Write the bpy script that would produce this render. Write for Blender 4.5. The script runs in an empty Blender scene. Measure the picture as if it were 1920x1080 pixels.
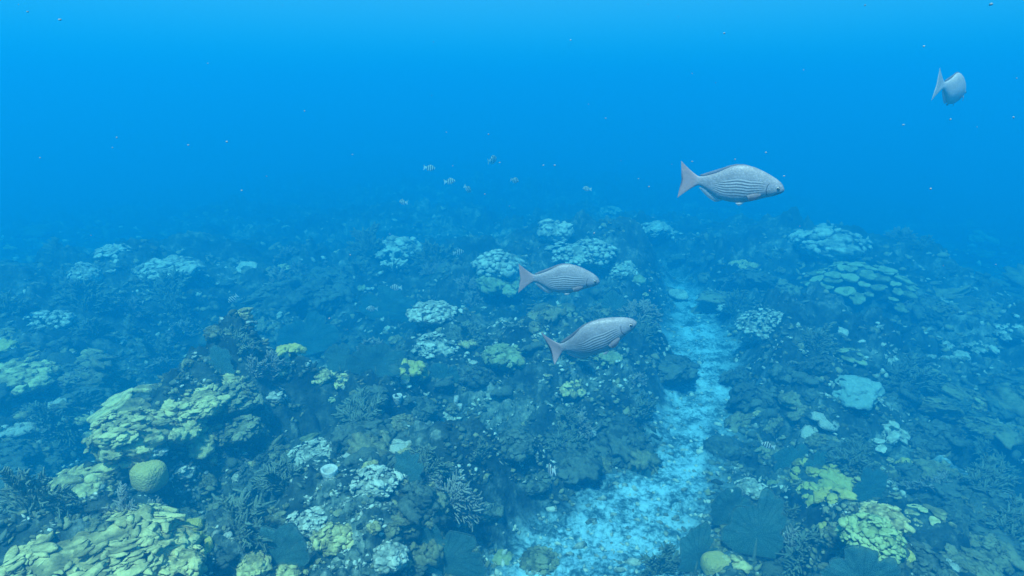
import bpy, bmesh, math, random
import numpy as np
from mathutils import Vector, Matrix, Euler

S = bpy.context.scene
COL = S.collection
R = math.radians

# ------------------------------------------------------------------ camera, sky, sun, exposure
W_PX, H_PX, F_PX = 1920.0, 1080.0, 1144.0          # photograph size and focal length in its pixels
CAM_Z, PITCH = 3.2, R(16.5)
cam = bpy.data.cameras.new('camera')
cam.sensor_width = 36.0
cam.lens = 36.0 * F_PX / W_PX
cam.clip_start, cam.clip_end = 0.05, 500.0
cam_o = bpy.data.objects.new('camera', cam)
COL.objects.link(cam_o)
cam_o.location = (0, 0, CAM_Z)
cam_o.rotation_euler = (R(90) - PITCH, 0, 0)
S.camera = cam_o

SUN_FROM = Vector((-0.22, -0.50, 1.15)).normalized()
world = bpy.data.worlds.new('World'); S.world = world
world.use_nodes = True
wn, wl = world.node_tree.nodes, world.node_tree.links
sky = wn.new('ShaderNodeTexSky'); sky.sky_type = 'NISHITA'; sky.sun_disc = False
sky.sun_elevation = math.asin(SUN_FROM.z)
sky.sun_rotation = math.atan2(SUN_FROM.x, SUN_FROM.y)
wl.new(sky.outputs[0], wn['Background'].inputs[0])
wn['Background'].inputs[1].default_value = 0.10
sun = bpy.data.lights.new('sun', 'SUN'); sun.energy = 5.0; sun.angle = R(6); sun.color = (1, 0.96, 0.9)
sun_o = bpy.data.objects.new('sun', sun); COL.objects.link(sun_o)
sun_o.rotation_euler = (-SUN_FROM).to_track_quat('-Z', 'Y').to_euler()
S.view_settings.view_transform = 'Standard'
S.view_settings.look = 'None'
S.view_settings.exposure = 0.92
S.view_settings.gamma = 1.0
S.cycles.volume_bounces = 2
S.cycles.max_bounces = 6
S.cycles.diffuse_bounces = 2
S.cycles.transparent_max_bounces = 12
S.cycles.use_denoising = True

# ------------------------------------------------------------------ numpy noise
def hsh(*a):
    h = np.full(np.shape(a[0]), 0x9E3779B9, dtype=np.uint32)
    for v in a:
        h = (h ^ (np.asarray(v).astype(np.int64) & 0xFFFFFFFF).astype(np.uint32)) * np.uint32(0x85EBCA6B)
        h ^= h >> np.uint32(13)
        h = h * np.uint32(0xC2B2AE35)
        h ^= h >> np.uint32(16)
    return h.astype(np.float64) / 4294967295.0

def vn2(x, y, seed=0):
    ix, iy = np.floor(x), np.floor(y)
    fx, fy = x - ix, y - iy
    fx = fx * fx * fx * (fx * (fx * 6 - 15) + 10); fy = fy * fy * fy * (fy * (fy * 6 - 15) + 10)
    s = np.full(np.shape(x), seed)
    a, b = hsh(ix, iy, s), hsh(ix + 1, iy, s)
    c, d = hsh(ix, iy + 1, s), hsh(ix + 1, iy + 1, s)
    return (a + (b - a) * fx) * (1 - fy) + (c + (d - c) * fx) * fy

def fbm2(x, y, seed=0, oct=4, gain=0.5):
    t, amp, n = 0, 1.0, 0
    for o in range(oct):
        t = t + amp * vn2(x * 2 ** o + 17.3 * o, y * 2 ** o - 9.1 * o, seed + o); n += amp; amp *= gain
    return t / n

def vn3(P, seed=0):
    I = np.floor(P); F = P - I; F = F * F * (3 - 2 * F)
    s = np.full(len(P), seed)
    r = 0
    for dx in (0, 1):
        for dy in (0, 1):
            for dz in (0, 1):
                w = (F[:, 0] if dx else 1 - F[:, 0]) * (F[:, 1] if dy else 1 - F[:, 1]) * (F[:, 2] if dz else 1 - F[:, 2])
                r = r + w * hsh(I[:, 0] + dx, I[:, 1] + dy, I[:, 2] + dz, s)
    return r

def lumps(x, y, cell, seed, fill=0.75):
    """rounded heads on a jittered grid: height 0..1 and a random tone per head"""
    gx, gy = x / cell, y / cell
    ix, iy = np.floor(gx), np.floor(gy)
    best = np.zeros_like(x); tone = np.full_like(x, 0.5)
    for dx in (-1, 0, 1):
        for dy in (-1, 0, 1):
            cx, cy = ix + dx, iy + dy
            s = np.full(np.shape(x), seed)
            px, py = cx + hsh(cx, cy, s), cy + hsh(cx, cy, s + 1)
            k = hsh(cx, cy, s + 2)
            rad = 0.35 + 0.5 * hsh(cx, cy, s + 3)
            st = 0.7 + 0.6 * hsh(cx, cy, s + 5)
            d2 = (((gx - px) * st) ** 2 + ((gy - py) / st) ** 2) / rad ** 2
            h = np.where(k < fill, (0.35 + 0.65 * k / fill) * rad * np.clip(1 - d2, 0, 1) ** .8, 0)
            m = h > best
            best = np.where(m, h, best); tone = np.where(m, hsh(cx, cy, s + 4), tone)
    return best, tone

def sstep(a, b, x):
    t = np.clip((x - a) / (b - a), 0, 1)
    return t * t * (3 - 2 * t)

# ------------------------------------------------------------------ where a direction of view meets the seabed
def ray(px, py):
    u, v = (np.asarray(px, float) - 960) / F_PX, (540 - np.asarray(py, float)) / F_PX
    d = np.stack([u, math.cos(PITCH) + v * math.sin(PITCH), -math.sin(PITCH) + v * math.cos(PITCH)], -1)
    return d / np.linalg.norm(d, axis=-1, keepdims=True)

def on_plane(px, py, z=0.0):
    d = ray(px, py); t = (z - CAM_Z) / d[..., 2]
    return d[..., :2] * t[..., None]

CH_PX = np.array([(1090, 1120), (1130, 1060), (1170, 1010), (1262, 920), (1298, 850), (1312, 780), (1322, 710), (1312, 650), (1296, 600), (1278, 560), (1262, 520)])
CH_P = on_plane(CH_PX[:, 0], CH_PX[:, 1], 0.0)
CH_W = np.array([0.70, 0.68, 0.58, 0.36, 0.31, 0.32, 0.30, 0.36, 0.36, 0.2, 0.05])
CH2_P = on_plane(np.array([1780, 1830, 1900, 1960]), np.array([840, 910, 1000, 1080]), 0.0)
CH2_W = np.array([-.05, 0.0, 0.02, 0.02])

def chan(x, y, P, Wd):
    best = np.full_like(x, 1e9)
    for i in range(len(P) - 1):
        a, b = P[i], P[i + 1]
        ab = b - a
        t = np.clip(((x - a[0]) * ab[0] + (y - a[1]) * ab[1]) / (ab @ ab), 0, 1)
        d = np.hypot(x - a[0] - t * ab[0], y - a[1] - t * ab[1]) - (Wd[i] + t * (Wd[i + 1] - Wd[i]))
        best = np.minimum(best, d)
    return best

MOUNDS = [  # px, py, radius m, height m
    (300, 850, .6, .48), (420, 790, .45, .36), (500, 750, .45, .26), (190, 1090, .8, .38), (150, 930, .3, .25), (650, 990, .6, .36), (960, 850, .5, .25),
    (1090, 490, 1.7, .42), (940, 530, .9, .35), (750, 500, 1.1, .4), (820, 670, .8, .2), (690, 760, .9, .15),
    (1550, 470, 1.7, .65), (1600, 610, 1.2, .7), (1430, 640, .8, .45), (1600, 700, .7, .5), (1600, 770, .6, .3), (1560, 940, .45, .42), (1640, 1040, .4, .34), (1700, 900, .7, .2),
    (130, 760, .9, -.8), (60, 920, .7, -.5), (445, 930, .42, -.75), (850, 770, .55, -.6), (1130, 780, .6, -.5), (560, 800, .35, -.3), (1900, 760, 2.4, -1.0), (400, 620, 1.8, -.5), (560, 1060, .3, -.3),
    (300, 500, 2.0, .6), (60, 700, 1.0, .35), (100, 610, 1.4, .4), (710, 300, 4.0, .9), (1200, 370, 3.5, -.35), (1700, 380, 5.0, -.8), (1480, 920, .3, -.4), (1500, 990, .35, -.5), (1400, 720, .6, -.35), (1560, 850, .4, -.25)]
MXY = [on_plane(m[0], m[1], 0.55) for m in MOUNDS]

def seabed(x, y, fine=True):
    x, y = np.asarray(x, float), np.asarray(y, float)
    wx = x + 0.35 * (fbm2(x * .9, y * .9, 31, 2) - .5) * 2; wy = y + 0.35 * (fbm2(x * .9, y * .9, 47, 2) - .5) * 2
    d = np.minimum(chan(wx * .6 + x * .4, wy * .6 + y * .4, CH_P, CH_W), chan(wx, wy, CH2_P, CH2_W))
    bank = sstep(-0.05, 0.6, d)
    base = 0.42 + 0.75 * (fbm2(x * .45, y * .45, 5, 3) - 0.5)
    for (mx, my), m in zip(MXY, MOUNDS):
        base = base + m[3] * np.exp(-((x - mx) ** 2 + (y - my) ** 2) / m[2] ** 2)
    sp = lambda q: np.log1p(np.exp(np.clip(q, -30, 30)))
    base = base - .07 * np.minimum(sp(-x - 3.5) * sstep(3., 9., y), 16) - .09 * np.minimum(sp(x - 3.6 - .06 * y), 14) - .045 * np.minimum(sp((y - 17) * .5) / .5, 30)
    z = bank * np.maximum(base, -4.2)
    sand = 1 - sstep(-0.30, 0.30, d + 0.30 * (fbm2(x * 2.1, y * 2.1, 71, 2) - .5) + .26 * (fbm2(x * 9, y * 9, 72, 3) - .5))
    tone = np.full_like(x, .5)
    if fine:
        r = np.hypot(x, y)
        l1, t1 = lumps(wx, wy, .85, 101, .7)
        l2, t2 = lumps(wx + .1 * l1, wy, .34, 202, .75)
        l3, t3 = lumps(wx, wy, .14, 303, .7)
        l4, t4 = lumps(x, y, .06, 404, .6)
        n = fbm2(x * 7, y * 7, 88, 4) - .5
        rough = .35 + .65 * sstep(.35, .65, fbm2(x * .8, y * .8, 909, 2))
        z = z + bank * (.42 * l1 + .32 * l2 * rough + .17 * l3 * rough + .05 * l4 + .12 * n)
        z = z + (1 - bank) * (.06 * (fbm2(x * 4, y * 4, 12, 4) - .5) + .05 * np.where(t3 > .6, l3, 0) + .03 * np.where(t4 > .6, l4, 0) + .06 * np.abs(fbm2(x * 12, y * 12, 13, 2) - .5))
        tone = np.where(l4 > .2, .45 * t4 + .25 * t3 + .3 * t2, np.where(l3 > .12, .5 * t3 + .4 * t2, .5 * t2 + .3 * t1))
    return z, sand, tone

def hit(px, py, fine=False):
    """first point of the seabed along a direction of view (arrays)"""
    px, py = np.atleast_1d(np.asarray(px, float)), np.atleast_1d(np.asarray(py, float))
    d = ray(px, py); t = np.full(len(px), 2.0); done = np.zeros(len(px), bool); prev = t.copy()
    for _ in range(210):
        p = d * t[:, None]
        z = seabed(p[:, 0], p[:, 1], fine)[0] + (0 if fine else .1)
        done |= (CAM_Z + p[:, 2] < z)
        prev = np.where(done, prev, t)
        t = np.where(done, t, t * 1.012 + .02)
        if done.all(): break
    p = d * t[:, None]; p[:, 2] += CAM_Z
    return p, t

# ------------------------------------------------------------------ building helpers
def raw_mesh(name, V, F, mat, tone=None, smooth=True, attrs=None, mat_idx=None):
    """V (n,3); F list of int arrays (m,3) or (m,4)"""
    V = np.asarray(V, np.float32)
    me = bpy.data.meshes.new(name)
    me.vertices.add(len(V)); me.vertices.foreach_set('co', V.ravel())
    F = [np.asarray(f, np.int32) for f in F if len(f)]
    loops = np.concatenate([f.ravel() for f in F])
    sizes = np.concatenate([np.full(len(f), f.shape[1], np.int32) for f in F])
    starts = np.concatenate([[0], np.cumsum(sizes)[:-1]]).astype(np.int32)
    me.loops.add(len(loops)); me.loops.foreach_set('vertex_index', loops)
    me.polygons.add(len(sizes)); me.polygons.foreach_set('loop_start', starts); me.polygons.foreach_set('loop_total', sizes)
    me.polygons.foreach_set('use_smooth', np.full(len(sizes), smooth))
    if mat_idx is not None: me.polygons.foreach_set('material_index', np.asarray(mat_idx, np.int32))
    a = dict(attrs or {})
    if tone is not None: a['tone'] = tone
    for k, v in a.items():
        at = me.attributes.new(k, 'FLOAT', 'POINT'); at.data.foreach_set('value', np.asarray(v, np.float32))
    me.update(calc_edges=True); me.validate()
    for m in (mat if isinstance(mat, (list, tuple)) else [mat]): me.materials.append(m)
    return me

class MB:
    def __init__(s): s.V, s.F, s.T, s.n = [], [], [], 0
    def add(s, V, F, tone=.5):
        s.V.append(V)
        for f in (F if isinstance(F, list) else [F]): s.F.append(np.asarray(f) + s.n)
        s.T.append(np.full(len(V), tone) if np.isscalar(tone) else tone); s.n += len(V)
    def mesh(s, name, mat, smooth=True): return raw_mesh(name, np.concatenate(s.V), s.F, mat, np.concatenate(s.T), smooth)

def link(name, me, parent=None, loc=None):
    o = bpy.data.objects.new(name, me); COL.objects.link(o)
    if parent: o.parent = parent
    if loc is not None: o.location = loc
    return o

def tag(o, label, cat, group=None, kind=None):
    if label: o['label'] = label
    if cat: o['category'] = cat
    if group: o['group'] = group
    if kind: o['kind'] = kind
    return o

ICO = {}
for lv in (1, 2, 3, 4, 5):
    b = bmesh.new(); bmesh.ops.create_icosphere(b, subdivisions=lv, radius=1)
    ICO[lv] = (np.array([v.co[:] for v in b.verts]), np.array([[v.index for v in f.verts] for f in b.faces])); b.free()

def blob(c, ax, rad, lv=2, rough=.25, freq=1.6, seed=0):
    """ellipsoid with axes ax (3x3 rows), radii rad, roughened"""
    V, F = ICO[lv]
    n = vn3(V * freq + seed * 7.13, seed) - .5
    n2 = vn3(V * freq * 2.7 + seed * 3.7, seed + 9) - .5
    k = 1 + rough * 1.6 * n + rough * .9 * n2
    if lv >= 3: k = k + rough * .55 * (vn3(V * freq * 6.1 + seed * 1.9, seed + 17) - .5)
    P = V * k[:, None] * np.asarray(rad)
    return P @ np.asarray(ax) + np.asarray(c), F

def frame(n, rng, roll=None):
    n = np.asarray(n, float); n = n / np.linalg.norm(n)
    u = np.cross([0, 0, 1], n)
    if np.linalg.norm(u) < 1e-3: u = np.array([1.0, 0, 0])
    u /= np.linalg.norm(u); v = np.cross(n, u)
    if roll:
        c, s = math.cos(roll), math.sin(roll); u, v = c * u + s * v, c * v - s * u
    return np.array([u, v, n])

def dome_points(n, rng, zmin=.05):
    """even points on the upper half of a unit sphere, jittered"""
    i = np.arange(n) + .5
    z = 1 - i / n * (1 - zmin); ph = i * 2.39996 + rng.uniform(0, 6)
    r = np.sqrt(1 - z * z)
    P = np.stack([r * np.cos(ph), r * np.sin(ph), z], 1) + rng.normal(0, .45 / math.sqrt(n), (n, 3))
    P[:, 2] = np.maximum(P[:, 2], .02)
    return P / np.linalg.norm(P, axis=1, keepdims=True)

# ------------------------------------------------------------------ materials
def new_mat(name):
    m = bpy.data.materials.new(name); m.use_nodes = True
    nt = m.node_tree; b = nt.nodes['Principled BSDF']
    b.inputs['Roughness'].default_value = .85
    b.inputs['Specular IOR Level'].default_value = .1
    return m, nt, b
def nd(nt, t, **kw):
    n = nt.nodes.new(t)
    for k, v in kw.items():
        if k in n.inputs: n.inputs[k].default_value = v
        else: setattr(n, k, v)
    return n
def ramp(nt, src, stops):
    r = nt.nodes.new('ShaderNodeValToRGB'); e = r.color_ramp.elements
    while len(e) < len(stops): e.new(.5)
    for i, (p, c) in enumerate(stops): e[i].position = p; e[i].color = (*c, 1)
    nt.links.new(src, r.inputs[0]); return r.outputs[0]
def mix(nt, f, a, b, mode='MIX'):
    m = nt.nodes.new('ShaderNodeMix'); m.data_type = 'RGBA'; m.blend_type = mode
    for s, v in ((0, f), (6, a), (7, b)):
        if hasattr(v, 'is_linked'): nt.links.new(v, m.inputs[s])
        else: m.inputs[s].default_value = v if s == 0 else (*v, 1)
    return m.outputs[2]
def math_(nt, op, a, b=0.0, clamp=False):
    m = nt.nodes.new('ShaderNodeMath'); m.operation = op; m.use_clamp = clamp
    for s, v in ((0, a), (1, b)):
        if hasattr(v, 'is_linked'): nt.links.new(v, m.inputs[s])
        else: m.inputs[s].default_value = v
    return m.outputs[0]
def attr(nt, name):
    a = nt.nodes.new('ShaderNodeAttribute'); a.attribute_name = name; return a.outputs['Fac']
def coords(nt): return nt.nodes.new('ShaderNodeTexCoord').outputs['Object']
def noise(nt, co, scale, detail=3, rough=.55):
    n = nd(nt, 'ShaderNodeTexNoise', Scale=scale, Detail=detail, Roughness=rough); nt.links.new(co, n.inputs['Vector']); return n.outputs['Fac']
def voro(nt, co, scale, feature='F1'):
    n = nd(nt, 'ShaderNodeTexVoronoi', Scale=scale); n.feature = feature; nt.links.new(co, n.inputs['Vector']); return n.outputs['Distance']
def bump(nt, b, h, strength, dist):
    n = nd(nt, 'ShaderNodeBump', Strength=strength, Distance=dist); nt.links.new(h, n.inputs['Height']); nt.links.new(n.outputs[0], b.inputs['Normal'])

def seabed_mat():
    m, nt, b = new_mat('seabed'); co = coords(nt)
    big, mid, fin = noise(nt, co, .9, 3), noise(nt, co, 6, 4, .65), noise(nt, co, 26, 3, .7)
    t = attr(nt, 'tone'); sand = attr(nt, 'sand')
    s = math_(nt, 'ADD', math_(nt, 'MULTIPLY', mid, .55), math_(nt, 'MULTIPLY', t, .30))
    s = math_(nt, 'ADD', s, math_(nt, 'MULTIPLY', fin, .30))
    s = math_(nt, 'ADD', s, math_(nt, 'MULTIPLY', math_(nt, 'SUBTRACT', big, .5), .55))
    reef = ramp(nt, s, [(.34, (.008, .015, .016)), (.51, (.025, .042, .037)), (.62, (.06, .085, .065)), (.71, (.18, .21, .155)), (.82, (.42, .43, .33))])
    sdf = math_(nt, 'ADD', math_(nt, 'MULTIPLY', mid, .5), math_(nt, 'MULTIPLY', fin, .5))
    sdf = math_(nt, 'ADD', sdf, math_(nt, 'MULTIPLY', math_(nt, 'SUBTRACT', noise(nt, co, 2.2, 3), .52), .35))
    sd = ramp(nt, sdf, [(.39, (.05, .10, .11)), (.46, (.16, .27, .29)), (.53, (.37, .56, .61)), (.66, (.49, .74, .80)), (.80, (.55, .80, .85))])
    nt.links.new(mix(nt, sand, reef, sd), b.inputs['Base Color'])
    h = math_(nt, 'ADD', math_(nt, 'MULTIPLY', mid, 1.0), math_(nt, 'MULTIPLY', fin, .45))
    bump(nt, b, h, .8, .05)
    return m

def coral_mat(name, dark, midc, pale, pscale=60, lo=.32, hi=.66, bstr=.5):
    m, nt, b = new_mat(name); co = coords(nt)
    t = attr(nt, 'tone')
    n1, n2 = noise(nt, co, 7, 4, .6), noise(nt, co, 30, 3, .65)
    s = math_(nt, 'ADD', math_(nt, 'MULTIPLY', n1, .5), math_(nt, 'MULTIPLY', t, .30))
    s = math_(nt, 'ADD', s, math_(nt, 'MULTIPLY', n2, .32))
    nt.links.new(ramp(nt, s, [(lo, dark), ((lo + hi) / 2, midc), (hi, pale)]), b.inputs['Base Color'])
    v = voro(nt, co, pscale)
    bump(nt, b, math_(nt, 'ADD', math_(nt, 'MULTIPLY', v, .6), n2), bstr, .012)
    return m

M = {}
M['seabed'] = seabed_mat()
M['yellow'] = coral_mat('mustard_coral', (.13, .12, .03), (.46, .37, .08), (.68, .56, .15), 90, .28, .70)
M['cream'] = coral_mat('cream_coral', (.055, .06, .03), (.30, .25, .10), (.74, .61, .25))
M['pale'] = coral_mat('pale_coral', (.05, .065, .05), (.27, .28, .21), (.64, .62, .48))
M['olive'] = coral_mat('olive_coral', (.03, .035, .018), (.12, .125, .06), (.32, .30, .15))
M['green'] = coral_mat('green_coral', (.06, .075, .035), (.20, .22, .09), (.40, .42, .20))
M['brown'] = coral_mat('brown_coral', (.02, .028, .022), (.052, .075, .053), (.16, .19, .13))
M['lime'] = coral_mat('lime_coral', (.09, .10, .03), (.34, .36, .12), (.56, .56, .22))
M['rock'] = coral_mat('reef_rock', (.009, .018, .016), (.03, .05, .04), (.12, .16, .12))
M['mist'] = coral_mat('soft_sponge', (.10, .17, .15), (.22, .33, .29), (.34, .46, .40))
M['brain'] = coral_mat('brain_coral', (.40, .30, .08), (.58, .44, .13), (.70, .55, .20), 75, .28, .78, .8)
M['sponge'] = coral_mat('sponge', (.25, .24, .2), (.5, .48, .42), (.75, .72, .62))
M['plume'] = coral_mat('soft_coral', (.13, .14, .10), (.22, .22, .17), (.34, .33, .26))
M['bush'] = coral_mat('dark_soft_coral', (.06, .09, .06), (.12, .16, .11), (.20, .24, .16))

def fan_mat(name, lo, hi):
    m, nt, b = new_mat(name); co = coords(nt)
    e = attr(nt, 'tone')
    n1, n2 = noise(nt, co, 6, 4, .6), noise(nt, co, 34, 3, .6)
    ve = voro(nt, co, 130, 'DISTANCE_TO_EDGE'); an = attr(nt, 'ang')
    c = ramp(nt, math_(nt, 'ADD', math_(nt, 'MULTIPLY', n1, .75), math_(nt, 'MULTIPLY', n2, .25)), [(.3, lo), (.7, hi)])
    rib = math_(nt, 'SINE', math_(nt, 'ADD', math_(nt, 'MULTIPLY', an, 21.0), math_(nt, 'MULTIPLY', n1, 9.0)))
    c = mix(nt, ramp(nt, rib, [(.6, (0, 0, 0)), (.97, (.42, .42, .42))]), c, tuple(x * .4 for x in lo))
    c = mix(nt, ramp(nt, e, [(.93, (0, 0, 0)), (1.0, (.45, .45, .45))]), c, (.34, .40, .28))
    nt.links.new(c, b.inputs['Base Color'])
    bump(nt, b, math_(nt, 'ADD', n1, math_(nt, 'MULTIPLY', ve, 1.5)), .6, .008)
    tr = nd(nt, 'ShaderNodeBsdfTranslucent'); nt.links.new(c, tr.inputs[0])
    ms = nt.nodes.new('ShaderNodeMixShader'); ms.inputs[0].default_value = .35
    nt.links.new(b.outputs[0], ms.inputs[1]); nt.links.new(tr.outputs[0], ms.inputs[2])
    hole = nd(nt, 'ShaderNodeBsdfTransparent'); mh = nt.nodes.new('ShaderNodeMixShader')
    hs = math_(nt, 'MULTIPLY', math_(nt, 'GREATER_THAN', ve, .12), math_(nt, 'ADD', .1, math_(nt, 'MULTIPLY', n1, .9)), True)
    nt.links.new(hs, mh.inputs[0]); nt.links.new(ms.outputs[0], mh.inputs[1]); nt.links.new(hole.outputs[0], mh.inputs[2])
    nt.links.new(mh.outputs[0], nt.nodes['Material Output'].inputs[0])
    return m
M['fan'] = fan_mat('sea_fan', (.10, .24, .22), (.20, .39, .34))
M['speck'] = coral_mat('speck', (.15, .15, .15), (.25, .25, .25), (.35, .35, .35))

# ------------------------------------------------------------------ the seabed sheet
az_d = np.radians(np.arange(-58, 58.001, .105))
az = np.concatenate([az_d, np.radians(np.linspace(60, 300, 70))])
rr = [0.4, .8, 1.2, 1.6, 2.0]
while rr[-1] < 78: rr.append(rr[-1] * (1.0048 if rr[-1] < 9 else 1.0075 if rr[-1] < 18 else 1.02))
rr = np.array(rr)
RG, AG = np.meshgrid(rr, az, indexing='ij')
X, Y = (RG * np.sin(AG)).ravel(), (RG * np.cos(AG)).ravel()
Z, SAND, TONE = seabed(X, Y)
nr, na = len(rr), len(az)
idx = np.arange(nr * na).reshape(nr, na)
nx = np.roll(idx, -1, axis=1)
Q = np.stack([idx[:-1], idx[1:], nx[1:], nx[:-1]], -1).reshape(-1, 4)
c0, cs, ct = seabed(np.array([0.]), np.array([0.]))
V = np.concatenate([np.stack([X, Y, Z], 1), [[0, 0, c0[0]]]])
T = np.stack([np.full(na, nr * na), idx[0], nx[0]], 1)
me = raw_mesh('seabed', V, [Q, T], M['seabed'], np.append(TONE, .5), True, {'sand': np.append(SAND, cs[0])})
if me.polygons[0].normal.z < 0: me.flip_normals()
tag(link('seabed', me), 'lumpy reef floor with a pale sand channel', 'seabed', kind='structure')

# ------------------------------------------------------------------ coral builders (each returns a thing at the origin, z up)
def lobe_set(rng, Rm, h, n, size, flat, stretch=1.0, jut=.0, lv=2, rough=.25, zmin=.05, up=1.2, gap=.42):
    """lobes over a dome: mostly facing up like little ledges, unequal, with bare patches between"""
    out = []
    P = dome_points(n, rng, zmin)
    hole = vn3(P * 2.3 + rng.uniform(0, 50), 5)
    for i in range(n):
        if n > 8 and hole[i] < gap - .12 + rng.normal(0, .05): continue
        p = P[i]; wob = 1 + .16 * (hole[i] - .5) * 2 + rng.normal(0, .04)
        c = p * np.array([Rm, Rm, h]) * wob
        nrm = p * np.array([1, 1, Rm / max(h, .01)]); nrm = nrm / np.linalg.norm(nrm) + np.array([0, 0, up]) + rng.normal(0, .22, 3)
        s = size * float(np.clip(rng.lognormal(-.12, .38), .4, 1.9))
        A = frame(nrm, rng, rng.normal(0, .5))
        out.append((c + A[2] * s * jut, A, (s * stretch * rng.uniform(.8, 1.35), s, s * flat * rng.uniform(.7, 1.3)), lv, rough, int(rng.integers(1 << 20)), float(np.clip(.3 + .5 * hole[i] + rng.normal(0, .13), 0, 1))))
    return out

def base_blob(rng, Rm, h, seed, k=.93):
    V, F = blob((0, 0, 0), np.eye(3), (Rm * k, Rm * k, h * k), 5, .22, 2.2, seed)
    U = ICO[5][0]
    fs = float(np.clip(Rm / .22, 1, 2.2))
    q = sum((1 - np.abs(2 * vn3(U * f * fs + seed * .37 + f, seed + int(f)) - 1)) * g / fs ** .7 for f, g in ((5.0, .10), (9.0, .07), (16.0, .05), (27.0, .03)))
    return V * (1 + q - .12)[:, None], F

def colony_single(name, rng, Rm, h, n, size, flat, mat, core=.93, **kw):
    mb = MB()
    V, F = base_blob(rng, Rm, h, int(rng.integers(1 << 16)), core)
    U = ICO[5][0]; mb.add(V, F, np.clip(.15 + .75 * (vn3(U * 8, 4) - .2), 0, 1))
    for c, A, rad, lv, ro, sd, tn in lobe_set(rng, Rm, h, n, size, flat, **kw):
        v, f = blob(c, A, rad, lv, ro, 1.7, sd); mb.add(v, f, tn)
    return mb.mesh(name, mat)

def colony_parts(name, rng, Rm, h, n, size, flat, mat, **kw):
    root = bpy.data.objects.new(name, None); COL.objects.link(root); root.empty_display_size = .1
    V, F = base_blob(rng, Rm, h, int(rng.integers(1 << 16)))
    link('base', raw_mesh('base', V, [F], M['rock'], np.full(len(V), .5)), root)  # dead rock; its dark colour also stands for shade in gaps between lobes
    for c, A, rad, lv, ro, sd, tn in lobe_set(rng, Rm, h, n, size, flat, **kw):
        v, f = blob((0, 0, 0), A, rad, lv, ro, 1.7, sd)
        link('lobe', raw_mesh('lobe', v, [f], mat, np.full(len(v), tn)), root, c)
    return root

def boulder(rng, Rm, h, rough=.12, lv=5, freq=1.6):
    sd = int(rng.integers(1 << 16))
    V, F = blob((0, 0, 0), np.eye(3), (Rm, Rm * rng.uniform(.85, 1.1), h), lv, rough, freq, sd)
    V2 = V * (1 + .05 * rough * (vn3(V / Rm * 9, 3) - .5))[:, None]
    V2[:, 2] = np.maximum(V2[:, 2], -.35 * h)
    return V2, F

def plate(rng, Rp, th, A, c, na=26, nr=7):
    """a thin dished plate with an uneven rim"""
    ph = np.linspace(0, 2 * math.pi, na, endpoint=False)
    k = rng.uniform(0, 6, 4)
    rim = 1 + .14 * np.sin(2 * ph + k[0]) + .1 * np.sin(3 * ph + k[1]) + .07 * np.sin(5 * ph + k[2]) + .04 * np.sin(9 * ph + k[3])
    rows = []
    prof = [(0, .0)] + [(t, 1.0) for t in np.linspace(.2, .93, nr)] + [(1.0, .45), (.99, -.1), (.85, -.8), (.35, -2.2)]
    V = []
    for t, zz in prof[1:]:
        r = Rp * t * rim
        lift = .10 * Rp * t * t + .03 * Rp * np.sin(4 * ph + k[1]) * t
        V.append(np.stack([r * np.cos(ph), r * np.sin(ph) * .85, lift + th * zz + 0 * ph], 1))
    V = np.concatenate(V); m = len(prof) - 1
    I = np.arange(m * na).reshape(m, na); N = np.roll(I, -1, 1)
    Q = np.stack([I[:-1], I[1:], N[1:], N[:-1]], -1).reshape(-1, 4)
    V = np.concatenate([V, [[0, 0, th]]]); T = np.stack([np.full(na, m * na), I[0], N[0]], 1)
    P = V @ A + np.asarray(c)
    return P, [Q, T]

def plate_colony(name, rng, Rm, h, n, size, mat, parts=True):
    root = bpy.data.objects.new(name, None); COL.objects.link(root)
    V, F = base_blob(rng, Rm, h, int(rng.integers(1 << 16)), .9)
    link('base', raw_mesh('base', V, [F], M['rock'], np.full(len(V), .5)), root)
    for p in dome_points(n, rng, .12):
        c = p * np.array([Rm, Rm, h]) * 1.0
        nrm = np.array([p[0] * .35, p[1] * .35, 1.0]) + rng.normal(0, .08, 3)
        A = frame(nrm, rng, rng.uniform(0, 6))
        s = size * rng.uniform(.6, 1.3)
        P, FF = plate(rng, s, s * .16, A, (0, 0, 0))
        link('plate', raw_mesh('plate', P, FF, mat, np.full(len(P), rng.uniform(0, 1))), root, c)
    return root

def tube(pts, rad, ns=6):
    pts = np.asarray(pts, float); n = len(pts)
    rad = np.broadcast_to(rad, n) if np.ndim(rad) else np.full(n, rad)
    d = np.gradient(pts, axis=0); d /= np.linalg.norm(d, axis=1, keepdims=True) + 1e-9
    ref = np.array([.3, .9, .2]); u = np.cross(d, ref); u /= np.linalg.norm(u, axis=1, keepdims=True) + 1e-9; v = np.cross(d, u)
    a = np.linspace(0, 2 * math.pi, ns, endpoint=False)
    V = pts[:, None] + rad[:, None, None] * (np.cos(a)[None, :, None] * u[:, None] + np.sin(a)[None, :, None] * v[:, None])
    I = np.arange(n * ns).reshape(n, ns); N = np.roll(I, -1, 1)
    Q = np.stack([I[:-1], N[:-1], N[1:], I[1:]], -1).reshape(-1, 4)
    V = np.concatenate([V.reshape(-1, 3), pts[-1:] + d[-1:] * rad[-1]])
    T = np.stack([I[-1], N[-1], np.full(ns, n * ns)], 1)
    return V, [Q, T]

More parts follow.
